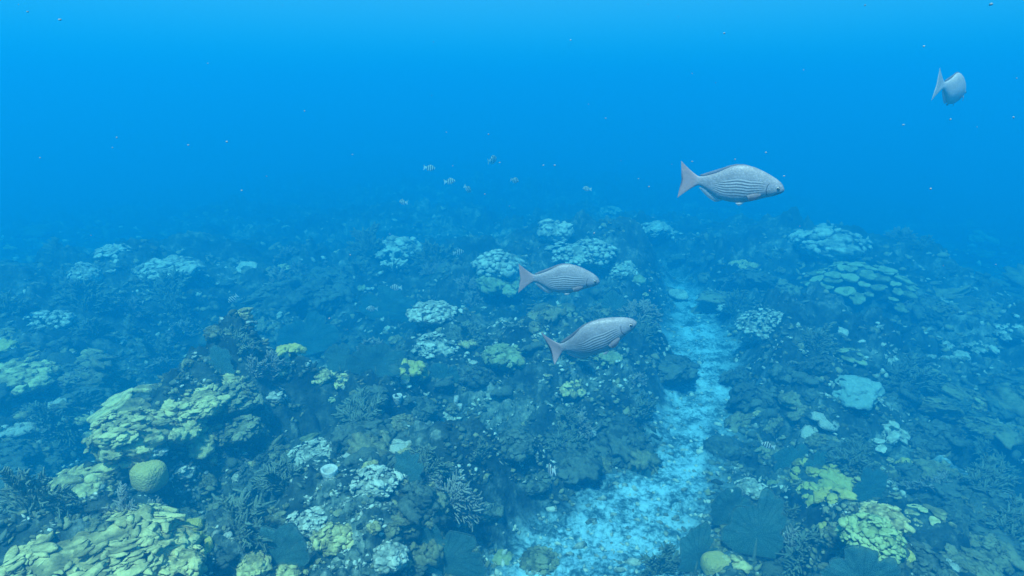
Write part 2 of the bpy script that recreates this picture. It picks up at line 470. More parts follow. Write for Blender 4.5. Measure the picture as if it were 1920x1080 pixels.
def plume(name, rng, h, n, mat, spread=.8, thick=.010, pin=.16, facing=0.0):
    """feathery soft coral: arching stems, each with two rows of fine side branchlets"""
    root = bpy.data.objects.new(name, None); COL.objects.link(root)
    v, f = blob((0, 0, 0), np.eye(3), (h * .12, h * .12, h * .06), 2, .3, 2, 3)
    link('holdfast', raw_mesh('holdfast', v, [f], M['rock'], np.full(len(v), .5)), root)
    for i in range(n):
        a = (i + .5) / n * 2 - 1
        yaw = rng.normal(0, .5); L = h * (1 - .35 * abs(a)) * rng.uniform(.75, 1.1)
        t = np.linspace(0, 1, 9)
        lean = a * spread
        x = np.sin(lean * (.35 + .75 * t)) * t * L; z = np.cos(lean * (.35 + .75 * t)) * t * L
        y = yaw * .25 * L * t * t
        pts = np.stack([x, y, z], 1); mb = MB()
        mb.add(*tube(pts, thick * (1.25 - .7 * t), 5), tone=rng.uniform(.3, .9))
        k = max(10, int(L / .012)); k = min(k, 34)
        for j in range(k):
            u = .15 + .85 * j / k
            p0 = np.array([np.interp(u, t, pts[:, q]) for q in range(3)])
            dr = np.array([np.interp(min(u + .05, 1), t, pts[:, q]) - np.interp(u - .05, t, pts[:, q]) for q in range(3)]); dr /= np.linalg.norm(dr)
            side = np.cross(dr, [0, 1, 0]); side /= np.linalg.norm(side)
            for sg in (-1, 1):
                ln = pin * h * (1 - .5 * u) * rng.uniform(.6, 1.2)
                q1 = p0 + (side * sg * .75 + dr * .5 + np.array([0, rng.normal(0, .4), 0])) * ln * .5
                q2 = p0 + (side * sg * .8 + dr * 1.0 + np.array([0, rng.normal(0, .4), 0])) * ln
                mb.add(*tube([p0, q1, q2], thick * np.array([.8, .95, .7]), 3), tone=rng.uniform(.2, 1))
        link('branch', mb.mesh('branch', mat), root)
    return root

def sea_fan(name, rng, w, h, curve=.15, lobes=3, mat=None, lean=0.0):
    """an upright flat fan, lobed rim, a short stalk"""
    root = bpy.data.objects.new(name, None); COL.objects.link(root)
    na, nr = 140, 26
    th = np.linspace(-2.25, 2.25, na)
    k = rng.uniform(0, 6.28, 5)
    rim = 1 + .13 * np.sin(lobes * th + k[0]) + .08 * np.sin((2 * lobes + 1) * th + k[1]) + .03 * np.sin(11 * th + k[2]) + .08 * (fbm2(th * 7 + k[3], th * 0 + k[2], 3, 3) - .5) * 2 - .30 * np.exp(-((th - rng.uniform(-1.1, 1.1)) / .13) ** 2) - .18 * np.exp(-((th - rng.uniform(-1.5, 1.5)) / .10) ** 2) + .06 * np.sin(2 * th + k[4])
    cz = .46 * h
    ex, ez = w / 2, h * .54
    Vf, Ef = [], []
    for j in range(nr):
        t = (j + 1) / nr
        fall = rim * t
        x = np.sin(th) * ex * fall; z = cz + np.cos(th) * ez * fall
        z = np.where(z < cz, cz - (cz - z) * .9, z)
        y = curve * w * ((x / w) ** 2 * 2) + .05 * w * (fbm2(x / w * 4 + k[4], z / h * 4, 5, 2) - .5) + lean * z
        Vf.append(np.stack([x, y, z], 1)); Ef.append(np.full(na, t))
    Vf, Ef = np.concatenate(Vf), np.concatenate(Ef)
    ce = np.array([[0, lean * cz, cz]])
    Vf = np.concatenate([Vf, ce]); Ef = np.append(Ef, 0)
    n1 = len(Vf); thk = .006
    taper = np.where(Ef > .98, .4, 1.0)[:, None]
    front, back = Vf - np.array([0, thk, 0]) * taper, Vf + np.array([0, thk, 0]) * taper
    I = np.arange(nr * na).reshape(nr, na)
    Q = np.stack([I[:-1, :-1], I[1:, :-1], I[1:, 1:], I[:-1, 1:]], -1).reshape(-1, 4)
    T = np.stack([np.full(na - 1, n1 - 1), I[0, :-1], I[0, 1:]], 1)
    T2 = np.array([[n1 - 1, I[0, -1], I[0, 0]]])
    rimq = np.stack([I[-1, :-1], I[-1, 1:], I[-1, 1:] + n1, I[-1, :-1] + n1], -1)
    # close the wedge towards the stalk
    B = np.stack([I[:-1, -1], I[1:, -1], I[1:, 0], I[:-1, 0]], -1)
    V = np.concatenate([front, back])
    F = [np.concatenate([Q, B]), np.concatenate([T, T2]), np.concatenate([Q, B])[:, ::-1] + n1, np.concatenate([T, T2])[:, ::-1] + n1, rimq]
    link('blade', raw_mesh('blade', V, F, mat or M['fan'], np.concatenate([Ef, Ef]), True, {'ang': np.tile(np.append(np.tile(th, nr), 0), 2)}), root)
    zb = Vf[I[-1, 0]][2]
    P, FF = tube([(0, 0, -.1), (0, lean * zb * .5, zb * .3), (0, lean * zb, zb + .02), (0, lean * cz, cz * .9)], np.array([.022, .016, .012, .007]) * (.5 + h), 7)
    link('stalk', raw_mesh('stalk', P, FF, M['bush'], np.full(len(P), .5)), root)
    return root

def lathe(prof, na=28, wob=.06, rng=None):
    ph = np.linspace(0, 2 * math.pi, na, endpoint=False); k = rng.uniform(0, 6, 2)
    V = np.concatenate([np.stack([r * (1 + wob * np.sin(2 * ph + k[0]) + wob * .6 * np.sin(5 * ph + k[1])) * np.cos(ph), r * (1 + wob * np.sin(3 * ph + k[1])) * np.sin(ph), z + wob * r * .6 * np.sin(3 * ph + k[0])], 1) for r, z in prof])
    m = len(prof); I = np.arange(m * na).reshape(m, na); N = np.roll(I, -1, 1)
    return V, [np.stack([I[:-1], N[:-1], N[1:], I[1:]], -1).reshape(-1, 4)]

def vase(name, rng, Rm, h, mat):
    V, F = lathe([(Rm * .55, -.3 * h), (Rm * .7, 0), (Rm * .9, .5 * h), (Rm, .9 * h), (Rm * .95, h), (Rm * .8, .98 * h), (Rm * .68, .8 * h), (Rm * .6, .3 * h), (Rm * .3, .12 * h), (.001, .1 * h)], 30, .06, rng)
    return raw_mesh(name, V, F, mat, np.full(len(V), .6))

# ------------------------------------------------------------------ hand-placed corals:  kind, px, py (centre), w px, h/R, mat, name, label, extra
RS = np.random.default_rng(11)
def place(px, py, w, h_px=None):
    p, t = hit(px, py); return p[0], t[0], w * t[0] / F_PX
# kind, centre px, py, width px, options, name, label, category
def single(o_name, me, p, rotz=0.0, sink=0.0, tilt=0.0):
    o = link(o_name, me, None, (p[0], p[1], p[2] - sink)); o.rotation_euler = (tilt, 0, rotz); return o

CORALS = [
    # left foreground mound and ridge
    ('shingle', 250, 812, 120, dict(n=70, s=.16, m='cream', hr=.62, st=1.7), 'broad cream shingled coral on the left edge of the big foreground mound'),
    ('lobed', 335, 800, 78, dict(n=34, s=.24, m='cream', hr=.6), 'cream knobbly coral in the middle of the big foreground mound, right of the shingled one'),
    ('lobed', 372, 822, 58, dict(n=16, s=.34, m='cream', hr=.75), 'blocky pale cream coral on the right end of the big foreground mound'),
    ('lobed', 250, 868, 62, dict(n=16, s=.36, m='cream', hr=.7, st=1.4), 'flat-lobed cream coral just left of the smooth round yellow dome'),
    ('lobed', 290, 850, 34, dict(n=14, s=.33, m='pale', hr=.8), 'small whitish knobbly coral directly behind the smooth round yellow dome'),
    ('lobed', 338, 878, 46, dict(n=18, s=.30, m='pale', hr=.7), 'whitish knobbly coral just right of the smooth round yellow dome'),
    ('boulder', 281, 893, 50, dict(m='brain', hr=.92, ro=.10, tz=.25), 'smooth round yellow dome coral below the big foreground mound'),
    ('plate', 270, 752, 86, dict(n=7, s=.55, m='cream', hr=.42), 'wide pale ledge coral on the crest at the upper left of the foreground mound'),
    ('boulder', 160, 826, 38, dict(m='cream', hr=.8, ro=.3, lobe=1), 'small rounded cream coral standing alone left of the foreground mound'),
    ('shingle', 365, 755, 100, dict(n=60, s=.17, m='cream', hr=.5, st=1.6), 'long cream shingled coral along the ridge above the foreground mound'),
    ('shingle', 432, 745, 92, dict(n=60, s=.15, m='olive', hr=.55, st=1.5), 'olive shingled coral on the ridge below the feathery soft corals'),
    ('lobed', 425, 705, 62, dict(n=34, s=.2, m='cream', hr=.5), 'cream knobbly coral at the top of the ridge, left foot of the feathery soft corals'),
    ('shingle', 445, 800, 80, dict(n=50, s=.16, m='olive', hr=.6), 'rough olive coral on the right flank of the ridge beside the dark hollow'),
    ('lobed', 515, 745, 34, dict(n=14, s=.32, m='pale', hr=1.0), 'small white ragged coral on the slope right of the feathery soft corals'),
    ('lobed', 152, 912, 104, dict(n=42, s=.19, m='cream', hr=.5, st=1.5), 'patchy cream coral left of and below the smooth round yellow dome'),
    ('lobed', 190, 990, 40, dict(n=14, s=.3, m='olive', hr=.6), 'small olive coral at the upper edge of the big mound in the lower left corner'),
    ('shingle', 165, 1058, 250, dict(n=520, s=.066, m='cream', hr=.45, st=2.3, flat=.34, jut=.55, up=1.7), 'huge cream mound of hundreds of little overlapping scales in the lower left corner'),
    ('lobed', 268, 992, 62, dict(n=20, s=.3, m='cream', hr=.6), 'cream ruffled coral between the two feathery soft corals at lower left'),
    ('lobed', 332, 1018, 50, dict(n=10, s=.42, m='yellow', hr=.5, st=1.4), 'yellowish flat-lobed coral on the right shoulder of the lower left mound'),
    ('lobed', 322, 1062, 90, dict(n=36, s=.22, m='cream', hr=.55), 'cream lumpy coral at the bottom edge, right end of the lower left mound'),
    ('arc', 366, 1040, 40, dict(m='yellow'), 'yellow coral curled in a crescent at the right rim of the lower left mound'),
    ('lobed', 372, 1000, 58, dict(n=22, s=.28, m='olive', hr=.6), 'dull olive coral above the yellow crescent at lower left'),
    # left distance
    ('lobed', 44, 702, 88, dict(n=30, s=.22, m='cream', hr=.5, st=1.6), 'pale knobbly coral at the left edge of the picture, mid height'),
    ('boulder', 12, 655, 26, dict(m='yellow', hr=.7, ro=.2), 'small yellowish dome at the very left edge above the pale knobbly coral'),
    ('lobed', 72, 598, 34, dict(n=12, s=.34, m='pale', hr=.6), 'small pale coral at far left in the haze, left of its twin'),
    ('lobed', 113, 604, 34, dict(n=16, s=.28, m='pale', hr=1.0), 'small tall pale coral at far left in the haze, right of its twin'),
    ('lobed', 160, 517, 42, dict(n=18, s=.28, m='pale', hr=.9), 'pale round-topped coral in the haze left of the big misty bush'),
    ('lobed', 318, 497, 96, dict(n=26, s=.2, m='pale', hr=.35, st=1.5), 'scattered pale coral cluster in the haze above the big misty bush'),
    ('lobed', 212, 472, 46, dict(n=12, s=.25, m='pale', hr=.4, st=1.5), 'faint small coral cluster furthest back on the left'),
    ('plate', 463, 506, 34, dict(n=1, s=1.0, m='pale', hr=.4), 'single pale oval plate coral alone on the dim reef at left'),
    ('plate', 425, 528, 30, dict(n=3, s=.6, m='pale', hr=.4), 'faint pair of pale plates just below the single oval plate at left'),
    # mid reef
    ('lobed', 748, 466, 84, dict(n=34, s=.22, m='pale', hr=.6), 'ragged pale coral on the crest of the mid reef, left of centre'),
    ('fingers', 738, 502, 56, dict(n=9, m='pale'), 'white branching coral just below the ragged pale coral, left of centre'),
    ('lobed', 936, 497, 92, dict(n=60, s=.17, m='pale', hr=.65), 'bright pale coral of tight knobs behind the tail of the second grey fish'),
    ('lobed', 948, 528, 82, dict(n=16, s=.27, m='green', hr=.5, st=1.4), 'greenish coral of broad flat lobes below the bright knobbly one beside the second grey fish'),
    ('lobed', 1042, 432, 62, dict(n=18, s=.28, m='pale', hr=.7), 'pale coral clump furthest up the mid reef crest, above the second grey fish'),
    ('shingle', 1092, 472, 120, dict(n=110, s=.13, m='pale', hr=.5), 'long pale crusted coral bank sloping down behind the head of the second grey fish'),
    ('lobed', 1160, 506, 66, dict(n=34, s=.2, m='pale', hr=.55), 'pale speckled coral just right of the nose of the second grey fish'),
    ('boulder', 1197, 524, 30, dict(m='green', hr=.7, ro=.12), 'small smooth green dome right of the second grey fish'),
    ('plate', 1256, 546, 44, dict(n=4, s=.6, m='pale', hr=.4), 'pale flat plates at the head of the sand channel'),
    ('boulder', 680, 543, 26, dict(m='green', hr=.8, ro=.3, lobe=1), 'small greenish round coral at the left corner of the broad dark sea fan, mid reef'),
    ('lobed', 812, 582, 86, dict(n=34, s=.2, m='pale', hr=.5), 'pale coral patch in the centre of the mid reef, above the brightest one'),
    ('shingle', 820, 646, 84, dict(n=100, s=.14, m='pale', hr=.6, st=1.5), 'brightest pale coral of the mid reef, crusted all over in tiny knobs'),
    ('lobed', 732, 614, 26, dict(n=9, s=.4, m='pale', hr=.6), 'small oval pale coral left of the brightest mid reef coral, upper of two'),
    ('lobed', 742, 638, 24, dict(n=8, s=.4, m='olive', hr=.6), 'small dull coral left of the brightest mid reef coral, lower of two'),
    ('lobed', 764, 700, 42, dict(n=12, s=.38, m='yellow', hr=.7), 'yellow lobed coral in the middle of the reef, below the brightest pale one'),
    ('lobed', 752, 718, 34, dict(n=10, s=.4, m='pale', hr=.7), 'whitish lobed coral touching the lower left of the yellow lobed one, mid reef'),
    ('boulder', 788, 706, 24, dict(m='yellow', hr=.8, ro=.3, lobe=1), 'little yellow knob just right of the yellow lobed coral, mid reef'),
    ('lobed', 600, 704, 42, dict(n=18, s=.3, m='cream', hr=.6), 'cream convoluted coral on the slope right of the big dark fan pair'),
    ('lobed', 642, 712, 46, dict(n=18, s=.26, m='cream', hr=.5), 'cream ragged coral right beside the convoluted one on the left slope'),
    ('boulder', 586, 724, 16, dict(m='pale', hr=.9, ro=.2), 'tiny white cone-shaped coral under the convoluted cream coral'),
    ('boulder', 620, 744, 30, dict(m='green', hr=.6, ro=.2), 'greenish smooth dome on the slope below the cream ragged coral'),
    ('plate', 592, 820, 34, dict(n=2, s=.8, m='green', hr=.4), 'flat greenish plate coral on the slope above the white-rimmed vase sponge'),
    ('lobed', 541, 660, 26, dict(n=7, s=.45, m='yellow', hr=.6), 'yellowish small coral at the right edge of the fan on the ridge'),
    ('lobed', 530, 700, 26, dict(n=10, s=.36, m='cream', hr=1.0), 'cream upright coral on the slope right of the ridge fans'),
    ('lobed', 946, 662, 78, dict(n=26, s=.24, m='green', hr=.5), 'greenish lumpy coral left of the tail of the lowest grey fish'),
    ('lobed', 1066, 730, 46, dict(n=16, s=.3, m='cream', hr=.7), 'round cream-topped coral on the slope below the lowest grey fish'),
    ('boulder', 1078, 722, 14, dict(m='cream', hr=.9, ro=.15), 'tiny pale knob on the right of the round coral below the lowest grey fish'),
    ('lobed', 1140, 672, 40, dict(n=12, s=.36, m='green', hr=.6), 'small bright green and white coral under the belly of the lowest grey fish'),
    ('lobed', 1056, 584, 40, dict(n=14, s=.32, m='olive', hr=.6), 'dull coral between the second and the lowest grey fish'),
    ('boulder', 832, 786, 34, dict(m='pale', hr=.8, ro=.2), 'grey round boulder coral in the dark hollow at the centre'),
    ('tubes', 855, 776, 18, dict(m='sponge', n=2), 'slender upright pale tube sponge in the dark hollow at the centre'),
    ('vase', 619, 897, 30, dict(m='sponge'), 'white-rimmed vase sponge with a dark round mouth, lower left of centre'),
    ('vase', 560, 768, 15, dict(m='sponge'), 'small white-rimmed vase sponge on the slope at left, half in the dark'),
    ('vase', 746, 752, 18, dict(m='sponge'), 'small pale cup sponge under the whitish lobed coral, mid reef'),
    ('shingle', 600, 845, 90, dict(n=50, s=.15, m='pale', hr=.35, st=1.9), 'pale streaky crust of flat corals above the white-rimmed vase sponge'),
    ('shingle', 700, 900, 84, dict(n=60, s=.14, m='pale', hr=.4, st=1.4), 'pale crusty coral right of the white-rimmed vase sponge'),
    ('shingle', 590, 965, 84, dict(n=70, s=.13, m='pale', hr=.4), 'pale crusty coral spreading below the white-rimmed vase sponge'),
    ('lobed', 630, 1000, 74, dict(n=40, s=.2, m='cream', hr=.5), 'cream clustered coral low on the reef, left of the brightest white patch'),
    ('lobed', 725, 1040, 66, dict(n=44, s=.19, m='pale', hr=.6), 'brightest white coral at the bottom, left of the large dark fan'),
    ('boulder', 748, 1048, 16, dict(m='pale', hr=.9, ro=.15), 'little round white coral at the right end of the brightest white patch at the bottom'),
    ('lobed', 500, 975, 56, dict(n=20, s=.26, m='olive', hr=.5), 'olive coral at the upper end of the long slanting dark fan, bottom left'),
    ('lobed', 465, 1055, 60, dict(n=22, s=.26, m='cream', hr=.5), 'cream coral at the lower left of the long slanting dark fan, bottom edge'),
    ('lobed', 540, 1062, 66, dict(n=26, s=.24, m='cream', hr=.5), 'cream lumpy coral at the bottom edge right of the long slanting dark fan'),
    ('boulder', 846, 940, 22, dict(m='pale', hr=.6, ro=.2), 'small pale round coral on the bank left of the sand, near the bottom'),
    ('boulder', 938, 1040, 54, dict(m='green', hr=.45, ro=.25), 'flat dull green coral at the bottom edge, left of the sand'),
    ('lobed', 905, 950, 60, dict(n=22, s=.26, m='brown', hr=.45), 'brownish coral clump on the bank left of the widest sand'),
    ('lobed', 960, 830, 84, dict(n=36, s=.2, m='brown', hr=.45), 'brownish crusty coral on the dim slope at the centre'),
    ('lobed', 1000, 900, 60, dict(n=22, s=.24, m='brown', hr=.4), 'brownish low coral beside the dark striped fish, left of the sand'),
    ('lobed', 1010, 1048, 64, dict(n=26, s=.24, m='olive', hr=.4), 'olive rubble-like coral at the bottom edge against the sand'),
    # right reef
    ('lobed', 1552, 452, 112, dict(n=40, s=.18, m='pale', hr=.45, st=1.4), 'pale coral mound furthest back on the right, fading in the haze'),
    ('boulder', 1551, 428, 36, dict(m='pale', hr=.6, ro=.12), 'smooth pale dome on top of the furthest mound at right'),
    ('plate', 1604, 565, 155, dict(n=60, s=.15, m='green', hr=.66, up_z=.22), 'big rounded mound tiered with greenish plates on the right'),
    ('shingle', 1432, 612, 82, dict(n=80, s=.13, m='pale', hr=.8), 'pale finely crusted round coral right of the sand channel'),
    ('boulder', 1578, 622, 22, dict(m='pale', hr=.8, ro=.12), 'small smooth grey dome under the big plated mound'),
    ('plate', 1592, 672, 42, dict(n=12, s=.4, m='green', hr=.85), 'small greenish coral stacked in tiers below the big plated mound'),
    ('lobed', 1660, 682, 22, dict(n=7, s=.4, m='pale', hr=.6), 'tiny pale coral right of the small tiered one'),
    ('boulder', 1602, 730, 84, dict(m='mist', hr=.6, ro=.2), 'pale blue-green spreading sponge with a soft ragged edge on the right'),
    ('boulder', 1484, 748, 38, dict(m='olive', hr=.7, ro=.25), 'dull rounded coral left of the pale spreading sponge'),
    ('lobed', 1470, 700, 46, dict(n=16, s=.26, m='brown', hr=.7), 'brownish broken coral between the sand and the pale spreading sponge'),
    ('boulder', 1352, 838, 62, dict(m='rock', hr=.75, ro=.12), 'smooth round grey boulder at the right edge of the sand'),
    ('lobed', 1440, 845, 42, dict(n=10, s=.36, m='olive', hr=.6), 'dull lobed coral right of the smooth round grey boulder'),
    ('plate', 1650, 836, 32, dict(n=4, s=.7, m='pale', hr=.5), 'bright white folded plate coral on the right reef'),
    ('lobed', 1668, 812, 46, dict(n=16, s=.28, m='pale', hr=.5, st=1.4), 'pale scaly coral just above the white folded plate on the right'),
    ('boulder', 1696, 873, 20, dict(m='yellow', hr=.8, ro=.25), 'small yellowish knob alone on the right slope'),
    ('ring', 1661, 884, 36, dict(m='olive'), 'round coral with a ring of small pale bumps on the right reef'),
    ('lobed', 1508, 858, 20, dict(n=4, s=.6, m='yellow', hr=.8), 'tiny yellow coral beside the round sea fan on the right reef'),
    ('lobed', 1528, 898, 66, dict(n=13, s=.34, m='yellow', hr=.5), 'mustard yellow coral of fat lobes, topmost of the yellow patch on the right'),
    ('lobed', 1562, 896, 28, dict(n=7, s=.46, m='yellow', hr=.7), 'small mustard yellow coral at the upper right of the yellow patch'),
    ('lobed', 1532, 936, 48, dict(n=10, s=.4, m='yellow', hr=.5), 'mustard yellow coral at the bottom left of the yellow patch'),
    ('lobed', 1566, 940, 38, dict(n=9, s=.42, m='yellow', hr=.5), 'mustard yellow coral at the bottom middle of the yellow patch'),
    ('boulder', 1584, 915, 28, dict(m='yellow', hr=.8, ro=.3, lobe=1), 'rounded mustard yellow knob in the right half of the yellow patch'),
    ('boulder', 1553, 921, 19, dict(m='yellow', hr=.85, ro=.2), 'little mustard yellow knob in the centre of the yellow patch'),
    ('lobed', 1602, 929, 24, dict(n=6, s=.5, m='yellow', hr=.6), 'mustard yellow coral at the far right of the yellow patch'),
    ('boulder', 1450, 908, 22, dict(m='green', hr=.7, ro=.2), 'small green-yellow dome left of the yellow patch'),
    ('lobed', 1655, 972, 66, dict(n=18, s=.27, m='cream', hr=.6), 'whitish lobed coral right above the bright green dome'),
    ('boulder', 1632, 984, 24, dict(m='yellow', hr=.7, ro=.2), 'small yellow dome touching the upper left of the bright green dome'),
    ('boulder', 1650, 993, 20, dict(m='cream', hr=.7, ro=.2), 'small cream knob between the bright green dome and the whitish lobed coral'),
    ('shingle', 1627, 1028, 78, dict(n=110, s=.17, m='lime', hr=.85, up_z=.3), 'bright yellow-green bumpy dome coral near the lower right corner'),
    ('lobed', 1572, 1010, 46, dict(n=20, s=.28, m='olive', hr=.9), 'dull knobbly coral left of the bright green dome'),
    ('boulder', 1546, 993, 18, dict(m='yellow', hr=.8, ro=.3, lobe=1), 'tiny yellow knob above the dull knobbly coral at lower right'),
    ('plate', 1738, 972, 60, dict(n=9, s=.42, m='cream', hr=.4), 'flat cream plates on the slope at lower right'),
    ('lobed', 1706, 976, 24, dict(n=5, s=.5, m='cream', hr=.7), 'cream curled coral left of the flat plates at lower right'),
    ('shingle', 1722, 1052, 66, dict(n=44, s=.18, m='brown', hr=.6), 'greyish speckled dome coral in the lower right corner'),
    ('boulder', 1697, 1044, 22, dict(m='yellow', hr=.8, ro=.12), 'pale yellow smooth knob on the left of the greyish speckled dome'),
    ('boulder', 1341, 1060, 44, dict(m='brain', hr=.85, ro=.22), 'smooth bright yellow boulder coral at the bottom edge, right of the sand'),
    ('lobed', 1374, 1062, 36, dict(n=10, s=.42, m='cream', hr=.8), 'cream lobed coral touching the smooth yellow boulder at the bottom'),
    ('lobed', 1362, 998, 30, dict(n=12, s=.36, m='olive', hr=.6), 'olive small coral between the two dark fans right of the sand'),
    ('lobed', 1340, 1025, 44, dict(n=18, s=.26, m='olive', hr=.4), 'pale-edged small coral just above the smooth yellow boulder'),
    ('lobed', 1408, 915, 46, dict(n=18, s=.26, m='pale', hr=.6), 'whitish broken coral between the sand and the yellow patch'),
    ('boulder', 1372, 896, 16, dict(m='cream', hr=.8, ro=.2), 'tiny pale knob on the right edge of the sand'),
    ('boulder', 1457, 960, 34, dict(m='olive', hr=.7, ro=.2), 'dull round coral left of the dark cleft at lower right'),
    ('boulder', 1800, 667, 28, dict(m='pale', hr=.7, ro=.12), 'faint smooth dome in the haze at the right'),
    ('lobed', 1832, 650, 36, dict(n=10, s=.3, m='pale', hr=.4), 'faint flat coral in the haze, just right of the faint smooth dome'),
    ('lobed', 1890, 622, 44, dict(n=12, s=.28, m='pale', hr=.4), 'faint coral clump at the right edge of the picture'),
    ('lobed', 1225, 430, 56, dict(n=16, s=.26, m='pale', hr=.5), 'faint hazy coral mound far behind the head of the sand channel'),
    ('lobed', 1145, 397, 40, dict(n=14, s=.28, m='pale', hr=.5), 'faint hazy coral below the distant fish, right of centre'),
    ('lobed', 712, 282, 60, dict(n=16, s=.26, m='pale', hr=.4), 'barely visible pale coral furthest away, upper left of centre'),
]
GROUP_OF = {'yellow': None}

def build_coral(kind, w, op, seed):
    rng = np.random.default_rng(seed); Rm = w / 2; h = Rm * op.get('hr', .6); m = M[op['m']]
    if kind == 'lobed':
        n, s = op['n'], op['s'] * Rm
        if n <= 16: return colony_parts('lobed_coral', rng, Rm, h, int(n * 1.4), s * .85, .70, m, stretch=op.get('st', 1.2), rough=.55, lv=4 if w > .3 else 3, gap=.3, up=.7)
        return colony_single('lobed_coral', rng, Rm, h, int(n * 2.4), s * .55, .62, m, stretch=op.get('st', 1.25), rough=.65, lv=3 if n < 40 else 2, up=.6, gap=.5)
    if kind == 'shingle':
        return colony_single('encrusting_coral', rng, Rm, h, int(op['n'] * 2.3), op['s'] * Rm * .56, op.get('flat', .46), m, stretch=op.get('st', 1.3), rough=.7, lv=3 if op['n'] < 80 else 2, jut=op.get('jut', .35), up=op.get('up', 1.1), gap=.46, core=.86)
    if kind == 'boulder':
        V, F = boulder(rng, Rm, h, op['ro'] * 1.5, 5)
        if op['m'] == 'brain':   # rounded-square, flat-topped
            U = ICO[5][0]; k = (np.abs(U) ** 3).sum(1) ** (-1 / 3.0)
            V = U * (k * (1 + .10 * op['ro'] * 4 * (vn3(U * 1.7, 8) - .5) + .02 * (vn3(U * 9, 6) - .5)))[:, None] * np.array([Rm, Rm * .9, h])
        if op.get('lobe'):
            mb = MB(); mb.add(V * .85, F, .5)
            for c, A, rad, lv, ro, sd, tn in lobe_set(rng, Rm * .8, h * .8, 7, Rm * .42, .7, lv=3): mb.add(*blob(c, A, rad, lv, ro, 1.7, sd), tone=tn)
            return mb.mesh('boulder_coral', m)
        return raw_mesh('boulder_coral', V, [F], m, np.full(len(V), .55))
    if kind == 'plate':
        if op['n'] == 1:
            A = frame((.15, -.5, 1), rng, .2); P, FF = plate(rng, Rm, Rm * .14, A, (0, 0, .06))
            return raw_mesh('plate_coral', P, FF, m, np.full(len(P), .7))
        return plate_colony('plate_coral', rng, Rm, h, op['n'], op['s'] * Rm, m)
    if kind == 'arc':
        mb = MB()
        for i, a in enumerate(np.linspace(-1.9, 1.5, 15)):
            s = Rm * .26 * (1 - .4 * abs(i - 7) / 7) * rng.uniform(.85, 1.15)
            mb.add(*blob((math.cos(a) * Rm * .75, math.sin(a) * Rm * 1.2, Rm * .35), np.eye(3), (s * 1.2, s * 1.2, s * 1.3), 3, .25, 1.6, i), tone=.6)
        return mb.mesh('crescent_coral', m)
    if kind == 'ring':
        mb = MB(); V, F = boulder(rng, Rm, Rm * .6, .2, 4); mb.add(V, F, .1)
        for a in np.linspace(0, 6.28, 15)[:-1]:
            mb.add(*blob((math.cos(a) * Rm * .62, math.sin(a) * Rm * .62, Rm * .48), np.eye(3), np.full(3, Rm * .13 * rng.uniform(.6, 1.3)), 2, .3, 2, int(a * 50)), tone=1.0)
        return mb.mesh('ringed_coral', m)
    if kind == 'fingers':
        root = bpy.data.objects.new('branching_coral', None); COL.objects.link(root)
        for i in range(op['n']):
            a = rng.uniform(0, 6.28); l = Rm * rng.uniform(.7, 1.2); t = np.linspace(0, 1, 6)
            pts = np.stack([np.cos(a) * l * t, np.sin(a) * l * t, l * .7 * t ** .8 + .02 * np.sin(5 * t + i)], 1)
            mb = MB(); mb.add(*tube(pts, Rm * .13 * (1.2 - .6 * t), 8), tone=rng.uniform(.4, 1))
            for j in (2, 3, 4):
                d = rng.normal(0, 1, 3); d[2] = abs(d[2]); q = pts[j] + d / np.linalg.norm(d) * l * .35
                mb.add(*tube([pts[j], (pts[j] + q) / 2 + [0, 0, .01], q], Rm * np.array([.1, .09, .06]), 7), tone=rng.uniform(.4, 1))
            link('branch', mb.mesh('branch', m), root)
        return root
    if kind == 'vase': return vase('vase_sponge', rng, Rm, Rm * 1.5, m)
    if kind == 'tubes':
        root = bpy.data.objects.new('tube_sponge', None); COL.objects.link(root)
        for i in range(op['n']):
            hh = Rm * (4.2 - 1.6 * i)
            V, F = lathe([(Rm * .3, -Rm * .5), (Rm * .42, hh * .3), (Rm * .5, hh * .7), (Rm * .46, hh), (Rm * .34, hh * .99), (Rm * .28, hh * .6), (.001, hh * .5)], 18, .08, rng)
            V[:, 0] += (i * 1.0 - .3) * Rm + .12 * V[:, 2]
            link('tube', raw_mesh('tube', V, F, m, np.full(len(V), .4)), root)
        return root

CAT = {'vase': 'sponge', 'tubes': 'sponge'}
xs_, ys_ = np.array([c[1] for c in CORALS]), np.array([c[2] + .10 * c[3] for c in CORALS])
PP, TT = hit(xs_, ys_, True)
for i, (kind, x, y, w, op, label) in enumerate(CORALS):
    ws = w * TT[i] / F_PX * (1.22 if op['m'] == 'yellow' else 1.0)
    r = build_coral(kind, ws, op, 500 + i)
    if isinstance(r, bpy.types.Mesh): r = link(r.name.split('.')[0], r)
    p = PP[i]
    r.location = (p[0], p[1], p[2] + op.get('up_z', {'brain': .12, 'yellow': .14}.get(op['m'], .02)) * ws * op.get('hr', .5))
    r.rotation_euler = (0, 0, RS.uniform(-.5, .5) if kind not in ('arc',) else 0)
    if op.get('m') == 'mist' and kind == 'boulder': r.name = 'spreading_sponge'
    if kind == 'boulder' and op['m'] == 'rock': r.name = 'boulder'
    tag(r, label, CAT.get(kind, 'sponge' if op['m'] == 'mist' else 'rock' if op['m'] == 'rock' else 'coral'))

